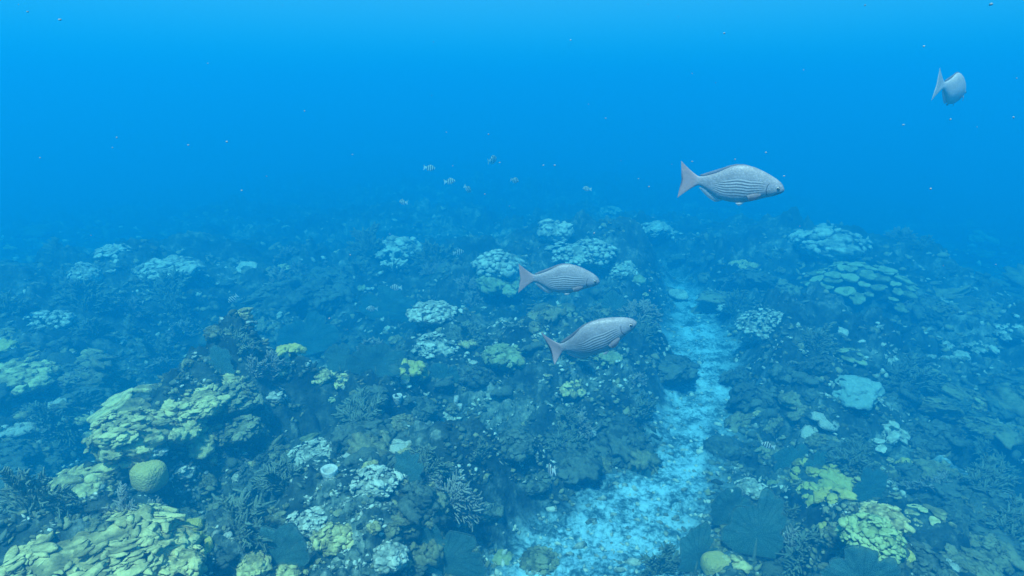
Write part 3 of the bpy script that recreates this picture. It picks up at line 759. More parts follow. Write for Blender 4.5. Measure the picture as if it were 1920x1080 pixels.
# ---- sea fans: px of the stalk foot, py of the foot, width px, height px
FANS = [
    (580, 672, 96, 84, 2, 'tall dark sea fan on the left slope, left one of the big pair'),
    (705, 712, 92, 80, 3, 'wide dark sea fan on the left slope, right one of the big pair'),
    (640, 700, 56, 56, 2, 'smaller dark sea fan between the big pair on the left slope'),
    (730, 612, 120, 78, 4, 'broad dark sea fan with a scalloped top in the mid reef'),
    (412, 704, 46, 52, 2, 'narrow greenish sea fan left of the feathery soft corals on the ridge'),
    (520, 702, 62, 50, 2, 'rounded greenish sea fan right of the feathery soft corals on the ridge'),
    (425, 908, 60, 42, 2, 'dark low sea fan at the right foot of the foreground mound'),
    (545, 1085, 120, 112, 3, 'long slanting dark sea fan at the bottom, left of centre'),
    (830, 1090, 130, 112, 2, 'very large dark sea fan at the bottom, right of the brightest white coral'),
    (765, 905, 58, 66, 4, 'dull green ragged sea fan in the middle of the lower slope'),
    (835, 720, 66, 46, 2, 'dim sea fan right of the yellow lobed coral in the mid reef'),
    (1362, 985, 78, 78, 2, 'dark rounded sea fan at the right edge of the sand'),
    (1412, 1056, 92, 118, 3, 'tall dark sea fan standing right of the sand near the bottom'),
    (1302, 1078, 70, 90, 2, 'dim blue sea fan at the bottom edge of the sand'),
    (1488, 888, 72, 58, 2, 'rounded green sea fan beside the tiny yellow coral on the right reef'),
    (1535, 892, 50, 44, 2, 'small dim sea fan just above the yellow patch'),
    (1622, 940, 60, 58, 2, 'smooth teal sea fan with a pale crown, right of the yellow patch'),
    (1606, 1122, 118, 84, 2, 'big pale-edged sea fan at the bottom, in front of the bright green dome'),
    (1212, 905, 34, 30, 2, 'small dark sea fan on the left edge of the sand'),
    (60, 950, 80, 50, 2, 'dim sea fan at the left edge near the bottom'),
    (1150, 600, 70, 55, 2, 'dim sea fan at the back of the dark bank beside the second grey fish'),
]
fx, fy = np.array([f[0] for f in FANS]), np.array([f[1] for f in FANS])
PP, TT = hit(fx, fy, True)
for i, (x, y, w, h, lb, label) in enumerate(FANS):
    k = TT[i] / F_PX
    r = sea_fan('sea_fan', np.random.default_rng(900 + i), w * k, h * k * 1.08, RS.uniform(-.2, .2), lb, None, RS.uniform(-.05, .2))
    r.location = (PP[i][0], PP[i][1], PP[i][2] - .05)
    r.rotation_euler = (0, RS.uniform(-.12, .12) + (.5 if i == 7 else 0) * -1, RS.uniform(-.35, .35))
    tag(r, label, 'sea fan', 'sea fans on the reef')

# ---- feathery soft corals
PLUMES = [
    (472, 712, 62, 9, 'plume', .9, 'largest pale feathery soft coral on the ridge between two sea fans'),
    (508, 702, 54, 7, 'plume', .7, 'pale feathery soft coral leaning right on the ridge, beside the largest one'),
    (440, 716, 40, 6, 'plume', .9, 'low feathery soft coral on the ridge, left of the largest one'),
    (232, 986, 62, 9, 'plume', .95, 'feathery grey-green soft coral below the smooth round yellow dome'),
    (302, 988, 54, 7, 'plume', .8, 'feathery grey-green soft coral behind the lower left mound, right of its twin'),
    (300, 838, 40, 8, 'plume', 1.1, 'small greyish feathery soft coral on the middle of the foreground mound'),
    (222, 1040, 34, 7, 'plume', 1.1, 'small greyish feathery soft coral on the scaly lower left mound'),
    (885, 582, 38, 8, 'plume', .6, 'pale spiky soft coral on the dark slope left of the second grey fish'),
    (318, 592, 74, 11, 'bush', 1.1, 'big misty bushy soft coral on the dim left reef'),
    (165, 590, 60, 10, 'bush', 1.1, 'dark misty bushy soft coral on the dim left reef, further left'),
    (300, 690, 52, 8, 'bush', .9, 'dim bushy soft coral in the dark hollow behind the ridge'),
    (90, 830, 70, 10, 'bush', 1.2, 'dim bushy soft coral at the left edge beside the dark hollow'),
    (60, 960, 80, 10, 'bush', 1.2, 'dark bushy soft coral in the lower left, left of the cream patchy coral'),
    (690, 800, 46, 8, 'bush', .8, 'dark bushy soft coral on the slope below the wide fan'),
    (820, 510, 60, 10, 'bush', 1.0, 'dark bushy soft coral between the two pale clusters of the mid reef'),
    (1010, 560, 46, 9, 'bush', 1.0, 'dark bushy soft coral under the second grey fish'),
    (690, 480, 56, 9, 'bush', 1.0, 'dark bushy soft coral at the left end of the mid reef crest'),
    (1200, 650, 56, 9, 'bush', 1.0, 'dark bushy soft coral on the bank right of the lowest grey fish'),
    (1475, 975, 40, 8, 'bush', .7, 'dark spiky soft coral in the cleft below the yellow patch'),
    (1380, 590, 46, 9, 'bush', 1.0, 'dim bushy soft coral right of the head of the sand channel'),
    (1530, 660, 50, 9, 'bush', 1.0, 'dim bushy soft coral left of the small tiered coral'),
    (1700, 740, 60, 9, 'bush', 1.1, 'dim bushy soft coral on the right slope beyond the pale spreading sponge'),
    (1240, 1075, 60, 8, 'bush', 1.0, 'dim bushy soft coral at the bottom edge on the sand'),
]
PP, TT = hit(np.array([f[0] for f in PLUMES]), np.array([f[1] for f in PLUMES]), True)
for i, (x, y, h, n, m, spr, label) in enumerate(PLUMES):
    k = TT[i] / F_PX; hh = h * k * 1.15
    r = plume('soft_coral', np.random.default_rng(1300 + i), hh, n, M[m], spr, max(.006, hh * .022), .2)
    r.location = (PP[i][0], PP[i][1], PP[i][2] - .05); r.rotation_euler = (0, 0, RS.uniform(-.4, .4))
    tag(r, label, 'soft coral', 'feathery and bushy soft corals')

# ---- more soft corals of the same kinds, copied with their branches
SOFT = []
for j in range(5):
    SOFT.append(plume('soft_coral', np.random.default_rng(1500 + j), .32, 9 + j, M['bush' if j < 3 else 'plume'], .9 + .1 * j, .0085, .24))
SX, SY = np.random.default_rng(41).uniform(-10, 1930, 220), np.random.default_rng(42).uniform(440, 1075, 220)
P, t = hit(SX, SY, True); sd_ = seabed(P[:, 0], P[:, 1])[1]
cnt = 0
for i in range(220):
    if sd_[i] > .2 or t[i] > 18 or cnt >= 75 or any(abs(SX[i] - q[1]) < .5 * q[3] + 12 and -.5 * q[3] < SY[i] - q[2] < .5 * q[3] + 40 for q in CORALS if q[3] > 24): continue
    src = SOFT[i % 5]
    if cnt < 5: src = SOFT[cnt]; o = src
    else:
        o = src.copy(); COL.objects.link(o)
        for ch in src.children:
            k_ = ch.copy(); COL.objects.link(k_); k_.parent = o
    cnt += 1
    s = RS.uniform(.55, 1.15); o.location = (P[i, 0], P[i, 1], P[i, 2] - .03); o.scale = (s * 1.15, s * 1.15, s); o.rotation_euler = (RS.normal(0, .15), RS.normal(0, .15), RS.uniform(-.9, .9))
    pale = src in SOFT[3:]
    tag(o, 'small pale feathery soft coral, one of several dotted over the reef' if pale else 'small dark bushy soft coral, one of many dotted over the reef', 'soft coral', 'small pale soft corals' if pale else 'small dark soft corals')

# ---- the many small heads between the colonies: a few models, copied
rng = np.random.default_rng(77)
def small_models():
    out = []
    for j, m in enumerate(['pale', 'cream', 'olive', 'brown', 'brown', 'cream', 'olive', 'brown']):
        r_ = np.random.default_rng(3000 + j)
        out.append(('small_coral', colony_single('small_coral', r_, 1.0, .62 + .2 * (j % 3), [9, 14, 20, 6][j % 4], [.5, .38, .3, .6][j % 4], .55, M[m], stretch=1.35, rough=.5, lv=2)))
    return out
SM = small_models()
FL = []
for j, m in enumerate(['cream', 'brown', 'brown', 'olive']):
    r_ = np.random.default_rng(3100 + j); mb = MB()
    for q in range(3 + j):
        A = frame((r_.normal(0, .3), r_.normal(0, .3) - .1, 1), r_, r_.uniform(0, 6))
        P, FF = plate(r_, r_.uniform(.5, 1), .12, A, (r_.normal(0, .6), r_.normal(0, .6), r_.uniform(.1, .6)), 18, 4)
        mb.add(P, FF, r_.uniform(0, 1))
    v, f = blob((0, 0, 0), np.eye(3), (.7, .7, .4), 3, .3, 2, j); mb.add(v, f, .1)
    FL.append(('small_plate_coral', mb.mesh('small_plate_coral', M[m])))
def scatter(models, n, wlo, whi, label, cat, group, ymin, seed, sink=.25):
    rng = np.random.default_rng(seed)
    x, y = rng.uniform(-20, 1940, n * 7), ymin + (1085 - ymin) * rng.uniform(0, 1, n * 7) ** .85
    P, t = hit(x, y); z, sand, tone = seabed(P[:, 0], P[:, 1])
    clump = fbm2(P[:, 0] * .8 + 5, P[:, 1] * .8, 55, 3)
    wpx = rng.uniform(wlo, whi, len(x))
    free = np.ones(len(x), bool)
    for c in CORALS:   # leave the colonies placed by hand uncovered
        free &= np.hypot(x - c[1], (y - c[2] - .1 * c[3]) * 1.25) > .5 * c[3] + .55 * wpx
        free &= ~((np.abs(x - c[1]) < .4 * c[3] + .3 * wpx) & (y > c[2]) & (y < c[2] + .5 * c[3] + 1.1 * wpx))
    ok = np.where((sand < .25) & (t < 26) & (clump > .40) & free)[0][:n]
    for i in ok:
        s = wpx[i] * t[i] / F_PX / 2
        nm, me = models[int(rng.integers(len(models)))]
        o = link(nm, me, None, (P[i, 0], P[i, 1], z[i] - sink * s * .5))
        o.scale = (s * rng.uniform(.8, 1.3), s * rng.uniform(.8, 1.2), s * rng.uniform(.7, 1.2)); o.rotation_euler = (rng.normal(0, .2), rng.normal(0, .2), rng.uniform(0, 6.28))
        tag(o, label, cat, group)
MED = []
for j, m in enumerate(['brown', 'olive', 'brown', 'olive', 'brown', 'brown', 'olive', 'brown']):
    r_ = np.random.default_rng(3200 + j); n_ = [50, 34, 80, 60][j % 4]
    MED.append(('encrusting_coral', colony_single('encrusting_coral', r_, 1.0, .5 + .16 * (j % 3), n_, 1.35 / math.sqrt(n_), .5, M[m], stretch=1.45, rough=.95, lv=3, up=.6, gap=.56, core=.99)))
scatter(MED, 170, 34, 92, 'dull knobbly coral colony, one of many merging into the reef between brighter corals', 'coral', 'dull coral colonies merging into the reef', 520, 8, .4)
scatter(SM, 290, 10, 34, 'small knobbly coral head, one of many filling the reef between larger corals', 'coral', 'small coral heads scattered over the reef', 430, 5)
scatter(FL, 130, 8, 20, 'small flat plate coral, one of many dotted between larger corals', 'coral', 'small plate corals scattered over the reef', 440, 6)

# ---- turf clumps, knobs and shell-sized bits that cover the reef rock
REEF_BITS = 17000
mbs = {k: MB() for k in ('pale', 'brown', 'olive')}
rg = np.random.default_rng(19)
x, y = rg.uniform(-60, 1980, REEF_BITS * 2), 400 + 690 * rg.uniform(0, 1, REEF_BITS * 2) ** .8
P, t = hit(x, y); z, sand, tone = seabed(P[:, 0], P[:, 1])
cl = fbm2(P[:, 0] * 1.7, P[:, 1] * 1.7, 61, 3)
for i in np.where((sand < .45) & (t < 24) & (cl > .36))[0][:REEF_BITS]:
    s = 1.0
    k = 'pale' if rg.random() < .34 + 1.6 * (cl[i] - .5) else ('brown' if rg.random() < .5 else 'olive')
    s = (rg.uniform(1.8, 7.5) if k == 'pale' else rg.uniform(2.5, 10.0)) * t[i] / F_PX / 1.6
    v, f = blob((P[i, 0], P[i, 1], z[i] - s * .05), frame(rg.normal(0, .5, 3) + [0, 0, 1], rg, rg.uniform(0, 6)), (s * rg.uniform(.9, 1.8), s, s * rg.uniform(.35, .8)), 1, 1.0, 2.3, i)
    mbs[k].add(v, f, rg.uniform(0, 1))
for k, nm in (('pale', 'pale_reef_rubble'), ('brown', 'brown_reef_turf'), ('olive', 'olive_reef_turf')):
    tag(link(nm, mbs[k].mesh(nm, M[k])), {'pale': 'pale bits of dead coral strewn over the reef rock', 'brown': 'brownish turf clumps covering the reef rock', 'olive': 'olive algae clumps covering the reef rock'}[k], 'rubble' if k == 'pale' else 'algae', kind='stuff')

# ---- rubble on the sand and specks drifting in the water: nobody could count them
mb = MB(); rg = np.random.default_rng(9)
x, y = rg.uniform(900, 1420, 5000), rg.uniform(540, 1085, 5000)
P, t = hit(x, y); z, sand, tone = seabed(P[:, 0], P[:, 1])
for i in np.where((sand > .2))[0][:500]:
    s = rg.uniform(.006, .022) * (1.0 if rg.random() < .9 else 1.8)
    v, f = blob((P[i, 0], P[i, 1], z[i] + s * .1), frame(rg.normal(0, 1, 3), rg), (s * rg.uniform(1, 1.9), s, s * rg.uniform(.4, .8)), 1, .5, 1.5, i); mb.add(v, f, rg.uniform(0, 1))
tag(link('coral_rubble', mb.mesh('coral_rubble', M['pale'])), 'broken coral rubble strewn on the pale sand', 'rubble', kind='stuff')

# ------------------------------------------------------------------ fish
def fish_mat(name, back, side, belly, kind):
    m, nt, b = new_mat(name)
    fu, fv, vr = attr(nt, 'fu'), attr(nt, 'fv'), attr(nt, 'vr')
    co = coords(nt)
    c = ramp(nt, math_(nt, 'ADD', math_(nt, 'MULTIPLY', vr, .5), .5), [(.06, belly), (.36, side), (.62, back), (.95, tuple(x * .8 for x in back))])
    n = noise(nt, co, 22, 4, .7)
    c = mix(nt, .35, c, ramp(nt, n, [(.3, tuple(x * .45 for x in side)), (.7, tuple(min(1, x * 1.4) for x in side))]))
    sc = voro(nt, co, 150)
    c = mix(nt, .22, c, ramp(nt, sc, [(.1, tuple(min(1, x * 1.5) for x in side)), (.6, tuple(x * .4 for x in side))]))
    def win(x, a, b_, s):   # 1 inside a..b
        return math_(nt, 'MULTIPLY', ss(x, a - s, a + s), math_(nt, 'SUBTRACT', 1.0, ss(x, b_ - s, b_ + s)))
    def ss(x, a, b_):
        r = nt.nodes.new('ShaderNodeMapRange'); r.interpolation_type = 'SMOOTHSTEP'
        nt.links.new(x, r.inputs[0]); r.inputs[1].default_value = a; r.inputs[2].default_value = b_
        return r.outputs[0]
    if kind == 'plain': pass
    elif kind == 'chub':
        wob = math_(nt, 'MULTIPLY', math_(nt, 'SINE', math_(nt, 'MULTIPLY', fu, 30.0)), .022)
        y = math_(nt, 'ADD', vr, wob)
        w = math_(nt, 'SINE', math_(nt, 'MULTIPLY', y, 40.0))
        line = ss(w, .25, .85)
        zone = math_(nt, 'MULTIPLY', win(fu, .36, .80, .05), win(vr, -.62, .32, .10))
        c = mix(nt, math_(nt, 'MULTIPLY', math_(nt, 'MULTIPLY', line, zone), .8), c, (.05, .06, .075))
        lt = math_(nt, 'MULTIPLY', ss(math_(nt, 'MULTIPLY', w, -1.0), .2, .8), zone)
        c = mix(nt, math_(nt, 'MULTIPLY', lt, .38), c, (.75, .76, .74))
        # gill cover edge, mouth line, pale lower jaw
        g = math_(nt, 'ABSOLUTE', math_(nt, 'SUBTRACT', math_(nt, 'ADD', fu, math_(nt, 'MULTIPLY', math_(nt, 'POWER', math_(nt, 'ADD', vr, .2), 2.0), -.06)), .838))
        gl = math_(nt, 'MULTIPLY', math_(nt, 'SUBTRACT', 1.0, ss(g, .002, .006)), win(vr, -.75, .35, .06))
        c = mix(nt, math_(nt, 'MULTIPLY', gl, .75), c, (.03, .04, .05))
        g2 = math_(nt, 'ABSOLUTE', math_(nt, 'SUBTRACT', math_(nt, 'ADD', fv, math_(nt, 'MULTIPLY', math_(nt, 'SUBTRACT', fu, .95), -.35)), -.052))
        ml = math_(nt, 'MULTIPLY', math_(nt, 'SUBTRACT', 1.0, ss(g2, .0025, .006)), win(fu, .915, .985, .005))
        c = mix(nt, math_(nt, 'MULTIPLY', ml, .8), c, (.03, .04, .05))
        tail = math_(nt, 'SUBTRACT', 1.0, ss(fu, .13, .24))
        c = mix(nt, math_(nt, 'MULTIPLY', tail, .8), c, (.43, .29, .29))
    else:
        w = math_(nt, 'SINE', math_(nt, 'ADD', math_(nt, 'MULTIPLY', fu, 2 * math.pi / .165), .6))
        bars = math_(nt, 'MULTIPLY', ss(w, -.1, .35), win(fu, .27, .90, .02))
        bars = math_(nt, 'MULTIPLY', bars, ss(vr, -.92, -.7))
        c = mix(nt, bars, c, (.006, .008, .015))
    nt.links.new(c, b.inputs['Base Color'])
    b.inputs['Roughness'].default_value = .45; b.inputs['Specular IOR Level'].default_value = .35
    bump(nt, b, voro(nt, co, 110 if kind != 'sergeant' else 300), .25, .002)
    return m
def flat_mat(name, c, rough=.5):
    m, nt, b = new_mat(name); co = coords(nt)
    nt.links.new(ramp(nt, noise(nt, co, 60, 2), [(.3, tuple(x * .8 for x in c)), (.7, c)]), b.inputs['Base Color']); b.inputs['Roughness'].default_value = rough
    return m
def thin_fin(name, c):
    m = flat_mat(name, c); nt = m.node_tree; b = nt.nodes['Principled BSDF']
    t = nd(nt, 'ShaderNodeBsdfTransparent'); s = nt.nodes.new('ShaderNodeMixShader'); s.inputs[0].default_value = .35
    nt.links.new(b.outputs[0], s.inputs[1]); nt.links.new(t.outputs[0], s.inputs[2]); nt.links.new(s.outputs[0], nt.nodes['Material Output'].inputs[0])
    return m
M['chub'] = fish_mat('grey_fish_skin', (.28, .275, .30), (.38, .38, .405), (.53, .54, .56), 'chub')
M['chub_plain'] = fish_mat('pale_fish_skin', (.44, .43, .44), (.54, .54, .54), (.64, .64, .63), 'plain')
M['sergeant'] = fish_mat('striped_fish_skin', (.72, .74, .5), (.85, .86, .85), (.88, .89, .87), 'sergeant')
M['fin'] = thin_fin('fin', (.24, .23, .26)); M['fin_pale'] = thin_fin('pale_fin', (.55, .56, .57))
M['eye_ring'] = flat_mat('eye_ring', (.50, .50, .47), .4); M['eye_dark'] = flat_mat('pupil', (.01, .01, .015), .15)

TOP = np.array([(.20, .050), (.25, .058), (.297, .075), (.35, .095), (.40, .119), (.49, .172), (.55, .189), (.62, .194), (.71, .178), (.80, .143), (.87, .108), (.92, .080), (.96, .050), (.985, .022), (1.0, -.012)])
BOT = np.array([(.20, -.038), (.25, -.050), (.33, -.100), (.40, -.147), (.434, -.160), (.50, -.173), (.586, -.178), (.66, -.168), (.71, -.156), (.78, -.132), (.834, -.110), (.88, -.097), (.924, -.083), (.96, -.066), (.985, -.052), (1.0, -.036)])
WID = np.array([(.20, .016), (.28, .024), (.36, .038), (.46, .056), (.58, .070), (.70, .074), (.80, .070), (.88, .058), (.94, .046), (.98, .032), (1.0, .016)])

def fish_mesh(name, L, skin, zs=1.0, bend=0.0, twist=0.0, barred=False):
    """one continuous body from snout to forked tail, plus its fins and eyes, in one mesh; nose towards +X"""
    nv = 40
    th = np.linspace(0, 2 * math.pi, nv, endpoint=False)
    xs = np.concatenate([1 - .2 * (1 - np.cos(np.linspace(0, math.pi / 2, 16)))[:-1], np.linspace(.8, .2, 26)])
    tt = np.linspace(0, 1, 14)[1:]
    Vs, FU, FV, VR = [], [], [], []
    for x in xs:
        zt, zb, w = np.interp(x, TOP[:, 0], TOP[:, 1]) * zs, np.interp(x, BOT[:, 0], BOT[:, 1]) * zs, np.interp(x, WID[:, 0], WID[:, 1])
        zc = (zt + zb) / 2 * .6
        s = np.sin(th); z = zc + np.where(s > 0, (zt - zc), (zc - zb)) * s
        y = w * np.sign(np.cos(th)) * np.abs(np.cos(th)) ** .9
        Vs.append(np.stack([np.full(nv, x), y, z], 1)); FU.append(np.full(nv, x)); FV.append(z)
        VR.append(s)
    z0t, z0b = .050 * zs, -.038 * zs
    for t in tt:
        s = np.sin(th); hh = t ** 1.25
        zt, zb = z0t + ((.19 if not barred else .20) * zs ** .5 - z0t) * hh, z0b + (-.186 * zs ** .5 - z0b) * hh
        z = np.where(s > 0, zt, -zb) * s
        av = np.abs(s)
        x = .20 - t * (.145 + .055 * av ** 1.6) - .0 * t
        w = (.016 * (1 - t) ** 2 + .0022)
        Vs.append(np.stack([x, w * np.cos(th), z], 1)); FU.append(x); FV.append(z); VR.append(s * .6)
    V = np.concatenate(Vs); m = len(Vs); I = np.arange(m * nv).reshape(m, nv); N = np.roll(I, -1, 1)
    F = [np.stack([I[:-1], I[1:], N[1:], N[:-1]], -1).reshape(-1, 4)]
    n = len(V)
    nose, tl = V[:nv].mean(0) + [.003, 0, 0], V[-nv:].mean(0)
    V = np.concatenate([V, [nose, tl]])
    F.append(np.concatenate([np.stack([np.full(nv, n), I[0], N[0]], 1), np.stack([np.full(nv, n + 1), N[-1], I[-1]], 1)]))
    fu, fv, vr = np.concatenate(FU + [[1, .05]]), np.concatenate(FV + [[nose[2], 0]]), np.concatenate(VR + [[0, 0]])
    mats = [skin, M['fin'], M['fin_pale'], M['eye_ring'], M['eye_dark']]
    MI = [np.zeros(sum(len(f) for f in F), int)]
    def add(P, FF, mi):
        nonlocal V, fu, fv, vr
        k = len(V); V = np.concatenate([V, P]); FF = [np.asarray(f) + k for f in (FF if isinstance(FF, list) else [FF])]
        F.extend(FF); MI.append(np.full(sum(len(f) for f in FF), mi))
        fu = np.concatenate([fu, np.zeros(len(P))]); fv = np.concatenate([fv, np.zeros(len(P))]); vr = np.concatenate([vr, np.zeros(len(P))])
    def blade(root, tip, thk, mi):   # a thin fin between two polylines
        root, tip = np.asarray(root, float), np.asarray(tip, float); nb = len(root)
        midp = (root + tip) / 2
        off = np.zeros((nb, 3)); 
        e = np.array([0, thk, 0.])
        rows = [root + e, midp + e * .7, tip + e * .2, tip - e * .2, midp - e * .7, root - e]
        P = np.concatenate(rows); J = np.arange(6 * nb).reshape(6, nb)
        J2 = np.concatenate([J, J[:1]])
        q = np.stack([J2[:-1, :-1], J2[1:, :-1], J2[1:, 1:], J2[:-1, 1:]], -1).reshape(-1, 4)
        ends = np.array([[J[5, 0], J[4, 0], J[1, 0], J[0, 0]], [J[4, 0], J[3, 0], J[2, 0], J[1, 0]], [J[0, -1], J[1, -1], J[4, -1], J[5, -1]], [J[1, -1], J[2, -1], J[3, -1], J[4, -1]]])
        add(P, np.concatenate([q, ends]), mi)
    xx = np.linspace(.74, .24, 22)
    zt = np.interp(xx, TOP[:, 0], TOP[:, 1]) * zs
    u = (xx - .24) / .5
    hgt = np.where(u > .45, .007 + .001 * np.sin((1 - u) * 40), .007 + .011 * np.sin(np.clip(u / .45, 0, 1) * math.pi)) * np.clip((1 - u) * 8, .1, 1)
    sw = .05 * np.clip(.5 - u, 0, 1)
    blade(np.stack([xx, 0 * xx, zt - .006], 1), np.stack([xx - .02 - sw, 0 * xx, zt + hgt * (1.6 if barred else 1)], 1), .004, 1)
    xx = np.linspace(.46, .24, 12); zb = np.interp(xx, BOT[:, 0], BOT[:, 1]) * zs; u = (xx - .24) / .22
    hgt = .012 + .03 * np.sin(np.clip(u, 0, 1) * math.pi) ** .7
    blade(np.stack([xx, 0 * xx, zb + .006], 1), np.stack([xx - .03, 0 * xx, zb - hgt], 1), .004, 2)
    for sg in (-1, 1):
        # pectoral fin, laid back against the flank
        na_ = 9; a = np.linspace(0, 1, na_)
        up = np.stack([.795 - .125 * a, sg * (.071 + .022 * a), -.062 * zs + .012 * np.sin(a * math.pi) - .02 * a], 1)
        dn = np.stack([.795 - .105 * a, sg * (.073 + .026 * a), -.078 * zs - .034 * np.sin(a * math.pi * .8) - .022 * a], 1)
        P = np.concatenate([up, dn, up + [0, sg * .004, 0], dn + [0, sg * .004, 0]]); J = np.arange(4 * na_).reshape(4, na_)
        q = [np.stack([J[i, :-1], J[i, 1:], J[k, 1:], J[k, :-1]], -1) for i, k in ((0, 1), (2, 3), (0, 2), (1, 3))]
        add(P, np.concatenate(q), 1)
        # pelvic fin
        up = np.stack([.68 - .10 * a, sg * (.022 + .012 * a), -.158 * zs - .018 * a], 1)
        dn = np.stack([.66 - .08 * a, sg * (.024 + .012 * a), -.160 * zs - .03 * np.sin(a * math.pi * .9) - .012 * a], 1)
        P = np.concatenate([up, dn, up + [0, sg * .004, 0], dn + [0, sg * .004, 0]])
        add(P, np.concatenate(q), 2)
        # eye: dark surround, pale ring, pupil
        ex, ez = .940, -.004 * zs
        wv = np.interp(ex, WID[:, 0], WID[:, 1]) * .97
        es = 1.0 if not barred else 1.25
        for r, out, mi in ((.0205, -.0034, 4), (.0165, -.0004, 3), (.0092, .0046, 4)):
            P, Fq = blob((ex, sg * (wv + out), ez), np.eye(3), (r * es, .0075, r * es), 2, 0, 1, 0); add(P, Fq, mi)
    # bend the tail sideways, roll it a little
    d = np.clip(.62 - V[:, 0], 0, None)
    if twist:
        a = twist * np.clip((.45 - V[:, 0]) / .45, 0, 1) ** 1.5
        y, z = V[:, 1].copy(), V[:, 2].copy()
        V[:, 1], V[:, 2] = y * np.cos(a) - z * np.sin(a), y * np.sin(a) + z * np.cos(a)
    V[:, 1] += bend * d ** 2; V[:, 0] += abs(bend) * .35 * d ** 2
    V[:, 0] -= .5
    me = raw_mesh(name, V * L, F, mats, None, True, {'fu': fu, 'fv': fv, 'vr': vr}, np.concatenate(MI))
    b = bmesh.new(); b.from_mesh(me); bmesh.ops.recalc_face_normals(b, faces=b.faces); b.to_mesh(me); b.free()
    return me

def swim(name, me, px, py, dist, yaw, pitch, roll=0, flip=False):
    p = ray(px, py) * dist
    o = link(name, me, None, (p[0], p[1], CAM_Z + p[2]))
    o.rotation_mode = 'XYZ'
    # nose +X; pitch lifts the nose; yaw turns it away from the viewer
    o.rotation_euler = (Matrix.Rotation(R(yaw), 3, 'Z') @ Matrix.Rotation(R(-pitch), 3, 'Y') @ Matrix.Rotation(R(roll), 3, 'X')).to_euler()
    return o

gf = 'large grey fish swimming over the reef'
tag(swim('grey_fish', fish_mesh('grey_fish', .362, M['chub'], 1.0, .10), 1368, 345, 2.34, -19, -2, 4), 'large grey striped fish highest of the three seen side-on, in open blue water', 'fish', gf)
tag(swim('grey_fish', fish_mesh('grey_fish', .362, M['chub'], 1.0, -.10), 1047, 523, 2.7, -3, -1, 3), 'large grey striped fish in front of a pale lumpy coral, middle of the three', 'fish', gf)
tag(swim('grey_fish', fish_mesh('grey_fish', .385, M['chub'], .93, .6, -.55), 1102, 641, 2.3, -3, 27, 6), 'grey striped fish angled nose-up with its tail curled, lowest of the large fish', 'fish', gf)
tag(swim('grey_fish', fish_mesh('grey_fish', .40, M['chub_plain'], 1.0, .15), 1785, 166, 3.8, 42, -4, 3), 'pale grey fish seen from behind, swimming off alone in the upper right corner', 'fish', gf)

sg_me = [fish_mesh('striped_fish', 1.0, M['sergeant'], 1.45, b, 0, True) for b in (.1, -.25)]
SG = [  # px, py, length px, yaw, pitch, label
    (805, 315, 17, 10, -6, 'tiny striped fish highest at the left end of the distant shoal over blue water'),
    (843, 340, 17, -14, 8, 'tiny striped fish just below the highest left one of the distant shoal'),
    (923, 300, 13, 60, 10, 'tiny striped fish at the very top of the distant shoal, seen at an angle'),
    (964, 338, 14, 35, -12, 'tiny striped fish at the right end of the distant shoal of five'),
    (877, 354, 11, 50, -35, 'faint tiny striped fish nose-down in the middle of the distant shoal'),
    (756, 379, 13, 150, 4, 'tiny striped fish on its own above the left flank of the mid reef'),
    (1101, 354, 13, 165, 5, 'tiny striped fish alone in the haze above and behind the second grey fish'),
    (859, 473, 17, 20, 4, 'small striped fish between the two pale coral clusters of the mid reef'),
    (743, 539, 18, 172, 0, 'small striped fish at the top rim of the broad dark sea fan, mid reef'),
    (698, 579, 17, 188, 6, 'small bold-barred fish at the lower left of the broad dark sea fan, mid reef'),
    (437, 560, 15, 200, -38, 'small striped fish tilted nose-down over the dim reef on the left'),
    (1033, 882, 19, 100, -30, 'small dark striped fish seen from above beside the sand channel, low centre'),
    (1441, 835, 17, 160, 8, 'small striped fish above the round grey boulder right of the sand'),
]
for i, (x, y, w, yaw, pit, lab) in enumerate(SG):
    p, t = hit(x, y); d = float(np.clip(t[0] * .72, 3, 8.0))
    o = swim('striped_fish', sg_me[i % 2], x, y, d, yaw, pit)
    s = 1.25 * w * d / F_PX / max(.55, abs(math.cos(R(yaw)))); o.scale = (s, s, s)
    tag(o, lab, 'fish', 'small striped fish over the reef')

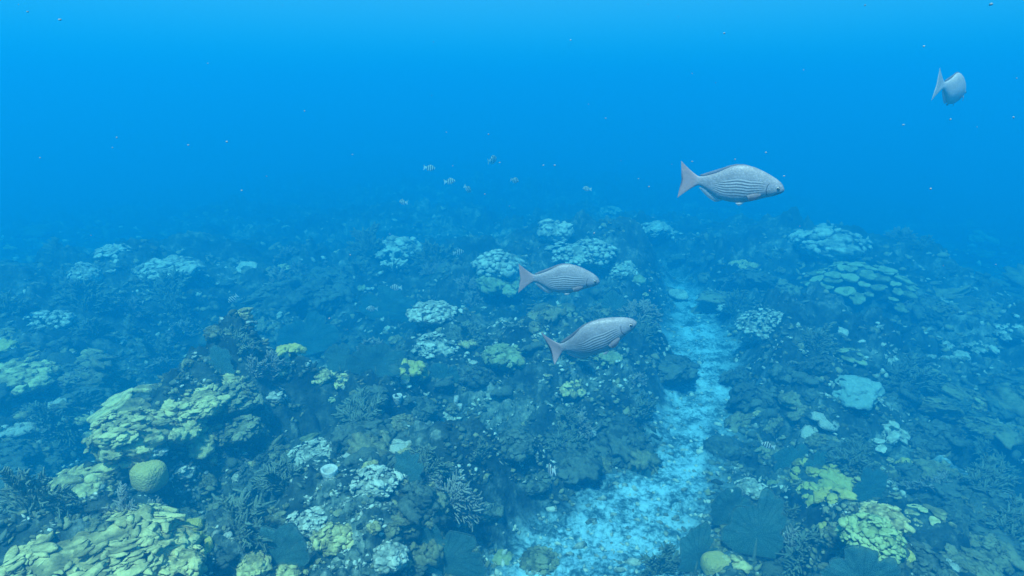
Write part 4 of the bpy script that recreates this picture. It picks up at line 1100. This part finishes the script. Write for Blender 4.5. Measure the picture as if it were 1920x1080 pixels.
# ------------------------------------------------------------------ specks drifting in the water
SPECKS = [(1070, 75, 4), (1358, 62, 4), (1732, 87, 4), (1622, 10, 4), (1858, 8, 5), (1694, 234, 4), (1782, 224, 4), (1900, 220, 4), (1745, 354, 5), (425, 266, 5), (453, 357, 4),
          (219, 258, 4), (211, 277, 3), (849, 311, 3), (937, 305, 3), (909, 364, 3), (916, 252, 3), (837, 248, 3), (571, 208, 3), (661, 290, 3), (353, 272, 3), (1217, 350, 3), (1197, 335, 3), (1019, 310, 4), (1040, 310, 4), (1436, 286, 4), (1378, 299, 4), (1470, 330, 4), (1298, 303, 3), (75, 296, 3), (52, 22, 4), (112, 37, 4), (1114, 437, 5), (1218, 545, 4), (657, 478, 4), (618, 597, 4)]
rg = np.random.default_rng(21)
for _ in range(25): SPECKS.append((rg.uniform(0, 1920), rg.uniform(0, 700) ** 1.0, rg.uniform(1.2, 2.2)))
mb = MB()
for i, (x, y, w) in enumerate(SPECKS):
    d = rg.uniform(1.2, 3.2); p = ray(x, y) * d + np.array([0, 0, CAM_Z]); s = .8 * w * d / F_PX / 2
    v, f = blob(p, frame(rg.normal(0, 1, 3), rg), (s * rg.uniform(1, 1.8), s, s * .7), 1, .4, 1.5, i); mb.add(v, f, .8)
tag(link('drifting_specks', mb.mesh('drifting_specks', M['speck'])), 'pale specks of plankton drifting through the water', 'specks', kind='stuff')

# ------------------------------------------------------------------ the water that everything stands in
zmin = float(Z.min()) - 1.0
hb = bmesh.new(); bmesh.ops.create_cube(hb, size=1.0)
top = CAM_Z + 2.3
for v in hb.verts: v.co = (v.co.x * 190, v.co.y * 190, zmin + (v.co.z + .5) * (top - zmin))
hm = bpy.data.meshes.new('haze'); hb.to_mesh(hm); hb.free()
hz = bpy.data.materials.new('sea_water_volume'); hz.use_nodes = True
hn = hz.node_tree; hn.nodes.remove(hn.nodes['Principled BSDF'])
pv = hn.nodes.new('ShaderNodeVolumePrincipled')
pv.inputs['Density'].default_value = DENS = .235
SIG_S, SIG_T = (.0009, .0495, .0965), (.23, .117, .120)
cc = [s / DENS for s in SIG_S]
aa = [max(0.0, 1 - (t - s) / (DENS * (1 - c))) ** 2 for s, t, c in zip(SIG_S, SIG_T, cc)]
pv.inputs['Color'].default_value = (*cc, 1)
pv.inputs['Absorption Color'].default_value = (*aa, 1)
pv.inputs['Anisotropy'].default_value = 0.2
hn.links.new(pv.outputs[0], hn.nodes['Material Output'].inputs['Volume'])
hm.materials.append(hz)
tag(link('haze', hm), 'clear blue sea water fading the reef into the distance', 'water', kind='stuff')
